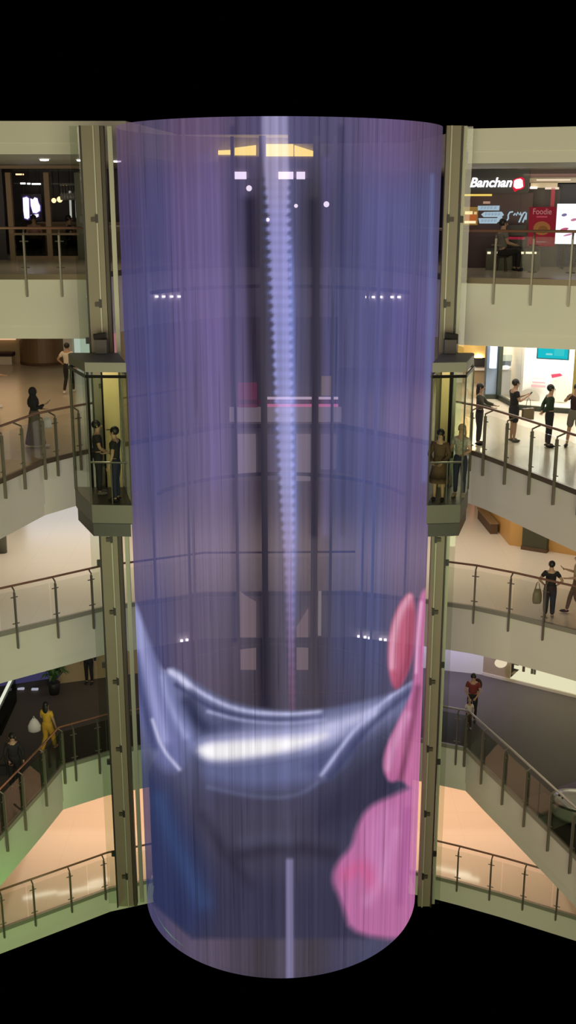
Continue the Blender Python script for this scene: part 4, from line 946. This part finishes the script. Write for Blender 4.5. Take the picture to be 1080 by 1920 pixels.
# rows of small glowing dots on the far fascias, seen through the screen
for row, (k, v, us) in enumerate((('A',557,(688,700,714,735,748)), ('A',556,(294,307,322,336)), ('C',1214,(672,684,692,713,722)), ('C',1214,(341,351)))):
    for u in us:
        p, _ = along(edges[k], Zs[k]-1, u); q = at_y(u, v, p.y-.05); q.z = max(q.z, Zs[k]-1.42)
        if k == 'C': q.y += .0
        o = MB().box((0,0,0),(.08,.08,.05)).build('glow_dot', emis('dot_glow',(1,.97,1),9), loc=q)
        tag(o, ['small white glowing dot in the upper row right of the zip','small white glowing dot in the upper row left of the zip','small white glowing dot in the low row left of the pink petal','small white glowing dot in the low row above the silver flap at left'][row], 'light', 'glowing dot row %s' % ['upper right','upper left','lower right','lower left'][row])

# ------------------------------------------------------------------ people
def skin_mesh(V, Ed, Rr, sub=1):
    me = bpy.data.meshes.new('tmp'); me.from_pydata([tuple(v) for v in V], Ed, [])
    o = bpy.data.objects.new('tmp', me); C.objects.link(o)
    sk = o.modifiers.new('s', 'SKIN'); sk.use_smooth_shade = True
    for i, r in enumerate(Rr):
        r = r if isinstance(r, tuple) else (r, r)
        me.skin_vertices[0].data[i].radius = r
    me.skin_vertices[0].data[0].use_root = True
    if sub: ss = o.modifiers.new('u', 'SUBSURF'); ss.levels = sub; ss.render_levels = sub
    bpy.context.view_layer.update()
    out = bpy.data.meshes.new_from_object(o.evaluated_get(bpy.context.evaluated_depsgraph_get()))
    bpy.data.objects.remove(o); bpy.data.meshes.remove(me)
    return out
def put(name, me, m, parent, smooth=True):
    me.name = name; me.materials.clear(); me.materials.append(m)
    if smooth: me.shade_smooth()
    o = bpy.data.objects.new(name, me); C.objects.link(o); o.parent = parent; return o
class G:
    def __init__(s): s.V = []; s.E = []; s.R = []
    def v(s, p, r, link=None):
        s.V.append(Vector(p)); s.R.append(r)
        if link is not None: s.E.append((link, len(s.V)-1))
        return len(s.V)-1
ARM = {   # elbow, wrist, relative to the shoulder height frame (metres, figure of 1.7 m, facing +Y, right side; left is mirrored)
 'down': ((.25,-.02,1.13), (.26,.06,.88)),
 'bent': ((.24,.03,1.13), (.17,.25,1.08)),
 'phone': ((.22,.06,1.14), (.10,.30,1.24)),
 'reach': ((.23,.20,1.20), (.20,.44,1.22)),
 'rail': ((.24,.14,1.15), (.20,.36,1.10)),
 'back': ((.25,-.12,1.14), (.06,-.19,.98)),
 'up': ((.27,.14,1.25), (.12,.26,1.40)),
 'hold': ((.24,.05,1.12), (.12,.26,.98)),
 'hip': ((.33,-.06,1.16), (.20,.06,1.00)),
}
def person(label, loc, face, h=1.7, arms=('down','down'), legs='stand', top=None, top_sleeve='short', bottom=None, bottom_kind='trousers', hair='hair', hair_kind='short', shoes='cloth_black', skin='skin', lean=0, head_tilt=0, group=None, seat=.0):
    """face: heading in degrees, 0 = away from the camera, 90 = towards the left of the picture, -90 = right, 180 = camera"""
    t = thing('person', label, 'person', loc, math.radians(face), group); k = h/1.7; t.scale = (k, k, k)
    hip = .92
    L = {'stand': (((.095,.02,.50),(.10,.0,.085)), ((-.095,.02,.50),(-.10,.0,.085))),
         'walk': (((.09,.14,.52),(.09,.22,.10)), ((-.09,.02,.50),(-.09,-.26,.12))),
         'apart': (((.13,.02,.50),(.17,.0,.085)), ((-.13,.02,.50),(-.17,.0,.085))),
         'sit': (((.11,.42,.52),(.11,.42,.085)), ((-.11,.42,.52),(-.11,.42,.085)))}[legs]
    dz = 0 if legs != 'sit' else -.42
    def up(p): return Vector((p[0], p[1] + lean*max(0, p[2]-hip), p[2]+dz))
    def body(g, infl=0, scale=1.0, neck=True, arms_on=True, arm_to=1.0, torso_to=1.42, legs_on=True, leg_to=1.0, root_r=(.145,.105)):
        s_ = lambda r: tuple(x*scale+infl for x in r) if isinstance(r, tuple) else r*scale+infl
        P = g.v(up((0,0,hip+.04)), s_(root_r))
        w = g.v(up((0,.005,1.10)), s_((.125,.095)), P); c = g.v(up((0,0,1.27)), s_((.15,.11)), w); n0 = g.v(up((0,-.012,1.40)), s_((.10,.075)), c)
        tips = {}
        if arms_on:
            for sg, nm in ((1, arms[0]), (-1, arms[1])):
                e, w2 = ARM[nm]
                m_ = lambda p: (p[0]*sg, p[1], p[2])
                s1 = g.v(up(m_((.155,-.01,1.375))), s_(.058), n0)
                E_, W_ = up(m_(e)), up(m_(w2)); S_ = g.V[s1]
                if arm_to >= 2: 
                    i = g.v(E_, s_(.042), s1); i = g.v(E_.lerp(W_,.5), s_(.037), i); i = g.v(W_, s_(.027), i); tips[sg] = (i, (W_-E_).normalized(), W_)
                else:
                    f = arm_to
                    i = g.v(S_.lerp(E_, f*.5), s_(.052), s1); i = g.v(S_.lerp(E_, f), s_(.05), i)
        if legs_on:
            for sg, (kn, an) in zip((1,-1), L):
                hj = Vector((.085*sg, 0, hip-.06+dz)); kn, an = Vector(kn), Vector(an)
                i = g.v(hj, s_((.095,.095)), P); i = g.v(hj.lerp(kn,.5), s_(.078), i)
                if leg_to >= 1:
                    i = g.v(kn, s_(.056), i); i = g.v(kn.lerp(an,.35), s_(.055), i); i = g.v(an, s_(.036), i); tips['f%d' % sg] = (i, an)
                else:
                    i = g.v(hj.lerp(kn, leg_to*1.2), s_(.07), i)
        return P, n0, tips
    g = G(); P, n0, tips = body(g, arm_to=2)
    hy = head_tilt
    nk = g.v(up((0,.005+hy*.3,1.465)), .05, n0); hd = g.v(up((0,.02+hy*.7,1.545)), (.066,.078), nk); tp = g.v(up((0,.01+hy,1.635)), (.074,.088), hd); g.v(up((0,.0+hy,1.68)), (.05,.055), tp)
    for sg in (1,-1):                                    # hands: palm, four fingers and a thumb
        i, d, W_ = tips[sg]
        side = d.cross(Vector((0,0,1))); side = side.normalized() if side.length > .2 else Vector((sg,0,0))
        if abs(d.z) > .8: side = Vector((0,1,0))
        nrm = d.cross(side).normalized(); curl = nrm*(-.018 if nrm.x*sg > 0 or abs(d.z) < .8 else .018)
        pm = g.v(W_ + d*.05, (.034,.016), i)
        for q, ln in zip((-.026,-.009,.009,.026), (.062,.078,.074,.058)):
            a = g.v(W_ + d*.09 + side*q, .0095, pm); b = g.v(W_ + d*(.09+ln*.5) + side*q*1.15 + curl*.4, .0085, a); g.v(W_ + d*(.09+ln*.9) + side*q*1.15 + curl*1.5, .007, b)
        a = g.v(W_ + d*.06 + side*.042, .011, pm); g.v(W_ + d*.10 + side*.052 + curl*.5, .009, a)
    for sg in (1,-1):
        i, an = tips['f%d' % sg]
        a = g.v(an + Vector((0,.03,-.045)), .034, i); g.v(an + Vector((.012*sg,.15,-.057)), (.036,.024), a)
    put('body', skin_mesh(g.V, g.E, g.R), M[skin], t)
    H = up((0,.01+hy,1.60))
    # face
    MB().tube([H+Vector((0,.082,.02)), H+Vector((0,.112,-.022)), H+Vector((0,.086,-.03))], [.010,.016,.012], 6).build('nose', M[skin], t, True)
    for sg in (1,-1):
        MB().ball(H+Vector((.030*sg,.083,.018)), .008, (1.2,.6,.7), 8, 6).build('eye', M['black'], t, True); MB().ball(H+Vector((.083*sg,.0,.0)), .026, (.4,.7,1.2), 8, 6).build('ear', M[skin], t, True)
    MB().tube([H+Vector((-.024,.084,-.06)), H+Vector((0,.09,-.062)), H+Vector((.024,.084,-.06))], .006, 6).build('mouth', M['cloth_pink'], t, True)
    # clothes
    if top:
        g = G(); body(g, .014, 1.06, arm_to=2 if top_sleeve == 'long' else .62, legs_on=False, root_r=(.155,.112))
        put('shirt' if top_sleeve == 'short' else 'jacket', skin_mesh(g.V, g.E, g.R), M[top], t)
    if bottom:
        if bottom_kind in ('trousers','wide','shorts'):
            g = G(); body(g, .012 if bottom_kind == 'trousers' else .026, 1.05, arms_on=False, leg_to=1 if bottom_kind != 'shorts' else .8, root_r=(.15,.11))
            keep = [i for i, p in enumerate(g.V) if not (p.z > hip+dz+.2 and abs(p.x) < .05)]
            mp = {o: n for n, o in enumerate(keep)}
            Ee = [(mp[a], mp[b]) for a, b in g.E if a in mp and b in mp]
            put({'trousers':'trousers','wide':'wide_trousers','shorts':'shorts'}[bottom_kind], skin_mesh([g.V[i] for i in keep], Ee, [g.R[i] for i in keep]), M[bottom], t)
        else:
            hem = .10 if bottom_kind == 'long_skirt' else .45
            flare = .34 if bottom_kind == 'long_skirt' else .27
            prof = [(flare*1.0,hem),(flare*.93,hem+.12),(.235,.55),(.20,.78),(.185,.95),(.15,1.06),(.13,1.08)]
            n = 28; mb = MB(); rings = []
            for r, z in prof:
                rings.append([mb.bm.verts.new((r*(1+.06*math.sin(7*a)*(r > .2))*math.cos(a)*.95, r*(1+.06*math.sin(7*a)*(r > .2))*math.sin(a)*.85, z)) for a in np.linspace(0,2*PI,n,endpoint=False)])
            for A_, B_ in zip(rings, rings[1:]):
                for q in range(n): mb.bm.faces.new((A_[q], A_[(q+1)%n], B_[(q+1)%n], B_[q]))
            mb.build('long_skirt' if bottom_kind == 'long_skirt' else 'dress_skirt', M[bottom], t, True)
    for sg, (kn, an) in zip((1,-1), L):
        an = Vector(an); MB().ball(an + Vector((.006*sg,.06,-.045)), .06, (.80,2.2,.72), 12, 8).build('shoe', M[shoes], t, True)
    # hair
    if hair_kind == 'hijab':
        MB().ball(H+Vector((0,-.018,.012)), .118, (.92,1.0,1.12), 18, 12).build('headscarf', M[hair], t, True)
        MB().lathe([(.10,-.02),(.13,-.12),(.20,-.22),(.215,-.33),(.18,-.42)], (H.x,H.y-.02,H.z), 20, 1.0, .78).build('scarf_drape', M[hair], t, True)
    else:
        MB().ball(H+Vector((0,-.022,.035)), .104, (.92,1.0,.98), 18, 12).build('hair', M[hair], t, True)
        if hair_kind == 'long': MB().ball(H+Vector((0,-.075,-.10)), .10, (.95,.55,1.9), 14, 10).build('long_hair', M[hair], t, True)
        if hair_kind == 'bun': MB().ball(H+Vector((0,-.12,.04)), .05, (1,1,1), 10, 8).build('hair_bun', M[hair], t, True)
        if hair_kind == 'cap': 
            MB().ball(H+Vector((0,.11,.05)), .075, (.9,1,.12), 12, 6).build('cap_peak', M[hair], t, True)
    return t
def hand_pos(t, nm, sg):
    e, w = ARM[nm]; d = (Vector(w)-Vector(e)).normalized(); p = Vector(w)+d*.11; p.x *= sg
    bpy.context.view_layer.update()
    return t.matrix_world @ p
def handbag(label, top, w, d, h, m, strap, rz=0, name='handbag', cat='bag'):
    b = thing(name, label, cat, top - Vector((0,0,strap+h)), rz)
    MB().lathe([(w*.42,0),(w*.5,h*.15),(w*.5,h*.6),(w*.36,h)], n=18, sx=1, sy=d/w).build('bag_body', m, b, True)
    for s in (-1,1):
        MB().tube([(-w*.28, s*d*.2, h*.95), (-w*.12, s*d*.12, h+strap*.8), (0,0,h+strap), (w*.12, s*d*.12, h+strap*.8), (w*.28, s*d*.2, h*.95)], .011, 6).build('bag_handle', m, b)
    return b
def phone(label, p, rz, lit=None):
    o = MB().box((0,0,0), (.075,.012,.15)).build('mobile_phone', M['phone'], loc=p); o.rotation_euler = (-.7, 0, rz)
    return tag(o, label, 'phone')
deg = math.radians
# second storey, left
a = person('woman in black headscarf and long taupe skirt walking behind the left railing', at_z(68, 838, ZB), -80, 1.62, ('phone','bent'), 'walk', 'cloth_black', 'long', 'cloth_taupe', 'long_skirt', 'cloth_black', 'hijab', 'bag_white')
phone('phone held out by the woman in the black headscarf', hand_pos(a, 'phone', 1)+Vector((.03,0,.03)), deg(-80))
handbag('pale carrier bag hanging from the arm of the woman in the headscarf', hand_pos(a, 'bent', -1), .24, .1, .3, M['bag_white'], .22, 0, 'carrier_bag')
person('man in white shirt and black trousers walking away behind the left lift roof', at_z(130, 737, ZB), -6, 1.74, ('down','hip'), 'walk', 'cloth_white', 'short', 'cloth_black', 'trousers', 'hair', 'short', 'bag_white')
person('person in pink top and brown trousers cut off by the left picture edge', at_z(-6, 764, ZB), -60, 1.66, ('bent','down'), 'stand', 'cloth_pink', 'short', 'cloth_brown', 'trousers', 'hair', 'long', 'bag_white')
# second storey, right
person('long-haired person in grey-green top leaning on the railing beside the right lift', at_z(896, 833, ZB), -110, 1.68, ('rail','rail'), 'stand', 'cloth_olive', 'long', 'cloth_black', 'trousers', 'hair', 'long', 'cloth_black')
a = person('man in black looking at his phone before the white shop window', at_z(960, 828, ZB), -78, 1.74, ('phone','phone'), 'stand', 'cloth_black', 'short', 'cloth_black', 'shorts', 'hair', 'short', 'cloth_olive', head_tilt=.02)
phone('phone in the hands of the man in black at the white shop', hand_pos(a, 'phone', 1)+Vector((.04,.02,.03)), deg(-78))
p = hand_pos(a, 'phone', 1); fw = Matrix.Rotation(deg(-78), 3, 'Z') @ Vector((0,1,0))
b = thing('paper_bag', 'brown paper bag hanging in front of the man in black with phone', 'bag', Vector((p.x, p.y, ZB+.62))+fw*.0, deg(20))
MB().box((0,0,.16),(.34,.1,.32)).build('bag_body', M['bag_tan'], b); MB().tube([(-.08,0,.32),(-.05,0,.55),(0,0,.62),(.05,0,.55),(.08,0,.32)], .008, 6).build('bag_handle', M['cloth_brown'], b)
person('man in dark green top standing with hands behind his back', at_z(1026, 838, ZB), -88, 1.70, ('back','back'), 'stand', 'cloth_green', 'long', 'cloth_black', 'trousers', 'hair', 'short', 'cloth_black')
person('person in dark maroon shirt and grey shorts at the right picture edge', at_z(1074, 838, ZB), 150, 1.72, ('up','up'), 'apart', 'cloth_maroon', 'short', 'cloth_grey', 'shorts', 'hair', 'short', 'cloth_black')
# in the lifts
LZ = 14.60
person('man in black standing inside the left glass lift facing the screen', (-4.20, 23.58, LZ), -80, 1.64, ('hold','down'), 'stand', 'cloth_black', 'short', 'cloth_black', 'trousers', 'hair', 'short', 'cloth_grey')
person('person in black cap behind the rail at the screen side of the left lift', (-3.72, 22.98, LZ), 80, 1.62, ('bent','down'), 'stand', 'cloth_black', 'short', 'cloth_navy', 'trousers', 'hair', 'cap', 'cloth_black')
person('brown-haired woman in cream patterned top inside the right glass lift', (3.78, 23.35, LZ), 150, 1.60, ('bent','bent'), 'stand', 'cloth_pattern', 'short', 'cloth_navy', 'trousers', 'hair_brown', 'long', 'cloth_beige')
person('person in brown dress next to the screen inside the right glass lift', (3.28, 23.05, LZ), 160, 1.55, ('hold','hold'), 'stand', 'cloth_brown', 'long', 'cloth_brown', 'dress', 'hair', 'long', 'cloth_black')
# third storey, right
a = person('woman in black with wide trousers seen from behind at the cream floor railing', at_z(1028, 1158, ZC), -12, 1.66, ('hip','hip'), 'stand', 'cloth_black', 'short', 'cloth_black', 'wide', 'hair', 'short', 'cloth_grey')
handbag('olive shoulder bag at the left side of the woman in black wide trousers', a.location + Vector((-.36,-.03,1.08)), .26, .13, .42, M['bag_tan'], .22)
a = person('person in beige top holding a phone at the right edge of the cream floor', at_z(1078, 1152, ZC), 82, 1.78, ('phone','bent'), 'walk', 'cloth_beige', 'short', 'cloth_brown', 'trousers', 'hair', 'short', 'cloth_black')
phone('phone held by the person in beige at the right edge', hand_pos(a, 'phone', 1)+Vector((-.02,0,.02)), deg(82))
# fourth storey
a = person('woman in mustard yellow outfit walking away on the dark floor', at_z(92, 1408, ZD), -20, 1.62, ('down','bent'), 'walk', 'cloth_yellow', 'short', 'cloth_yellow', 'wide', 'hair', 'long', 'cloth_pink')
b = thing('carrier_bag', 'white plastic carrier bag beside the woman in yellow', 'bag', a.location + Vector((-.40,.02,.62)), .2)
MB().lathe([(.10,0),(.19,.05),(.20,.22),(.12,.38),(.05,.46)], n=16, sx=1, sy=.55).build('bag_body', M['bag_white'], b, True); MB().tube([(-.04,0,.44),(0,0,.54),(.04,0,.44)], .012, 6).build('bag_handle', M['bag_white'], b)
a = person('person in long black jacket looking down at a phone, lower left railing', at_z(30, 1478, ZD), 195, 1.72, ('hold','down'), 'stand', 'cloth_black', 'long', 'cloth_black', 'wide', 'hair', 'short', 'cloth_black', head_tilt=.03)
phone('pale-backed phone held by the person in the long black jacket', hand_pos(a, 'hold', 1)+Vector((0,-.02,.02)), deg(195))
b = thing('shoulder_bag', 'black bag hanging at the left of the person in the long black jacket', 'bag', a.location + Vector((-.40,.0,.42)), .1)
MB().box((0,0,.15),(.34,.14,.3)).build('bag_body', M['cloth_black'], b); MB().tube([(-.12,0,.3),(.12,.0,.62),(.16,0,.3)], .012, 6).build('strap', M['black'], b)
person('dark dressed person by the tan wall, half hidden under the balcony edge', at_z(168, 1281, ZD), 170, 1.68, ('down','down'), 'stand', 'cloth_navy', 'long', 'cloth_black', 'trousers', 'hair', 'short', 'cloth_black')
a = person('person in dark red shirt with backpack bending over a child at the right railing', at_z(884, 1352, ZD), 168, 1.66, ('hold','hold'), 'stand', 'cloth_red', 'short', 'cloth_black', 'trousers', 'hair', 'short', 'cloth_black', lean=.1)
b = thing('backpack', 'small maroon backpack on the person in the dark red shirt', 'backpack', a.location + Vector((.16,.16,1.0))); MB().ball((0,0,.2), .2, (.8,.55,1.1)).build('pack', M['cloth_maroon'], b, True); MB().tube([(-.1,-.1,.35),(-.14,-.16,.2),(-.1,-.1,.05)], .014, 6).build('strap', M['black'], b)
person('small child in white top in front of the person in the dark red shirt', at_z(878, 1366, ZD), 185, 1.0, ('bent','bent'), 'stand', 'cloth_white', 'short', 'cloth_brown', 'trousers', 'hair_brown', 'short', 'bag_white')
# top storey
q = bp.world((1.05, -1.35, 0))
person('person in grey shirt sitting at the counter below the Banchan sign', q, -75, 1.66, ('bent','rail'), 'sit', 'cloth_grey', 'short', 'cloth_black', 'trousers', 'hair', 'short', 'cloth_black')
def stool(label, p, rz=0):
    s = thing('stool', label, 'stool', p, rz)
    MB().lathe([(.17,.34),(.18,.36),(.17,.375)], n=16).build('seat', M['blackish'], s); 
    for i in range(4):
        a_ = PI/4 + i*PI/2; MB().tube([(.12*math.cos(a_), .12*math.sin(a_), .34), (.17*math.cos(a_), .17*math.sin(a_), 0)], .014, 6).build('leg', M['bronze'], s)
stool('dark stool under the person at the Banchan counter', q)
for i, (u, top_) in enumerate(((66,'cloth_pink'), (131,'cloth_black'))):
    g = at_y(u, 420, 34.9); q = Vector((g.x, 34.7, ZA))
    person(['diner in pink top sitting under the glowing sign in the restaurant', 'dark dressed diner bending over a table at the right end of the restaurant'][i], q, [200, -70][i], 1.68, ('bent','hold'), 'sit', top_, 'short', 'cloth_black', 'trousers', 'hair', 'short', 'cloth_black')
    stool(['dark stool under the diner in pink', 'dark stool under the dark dressed diner'][i], q)
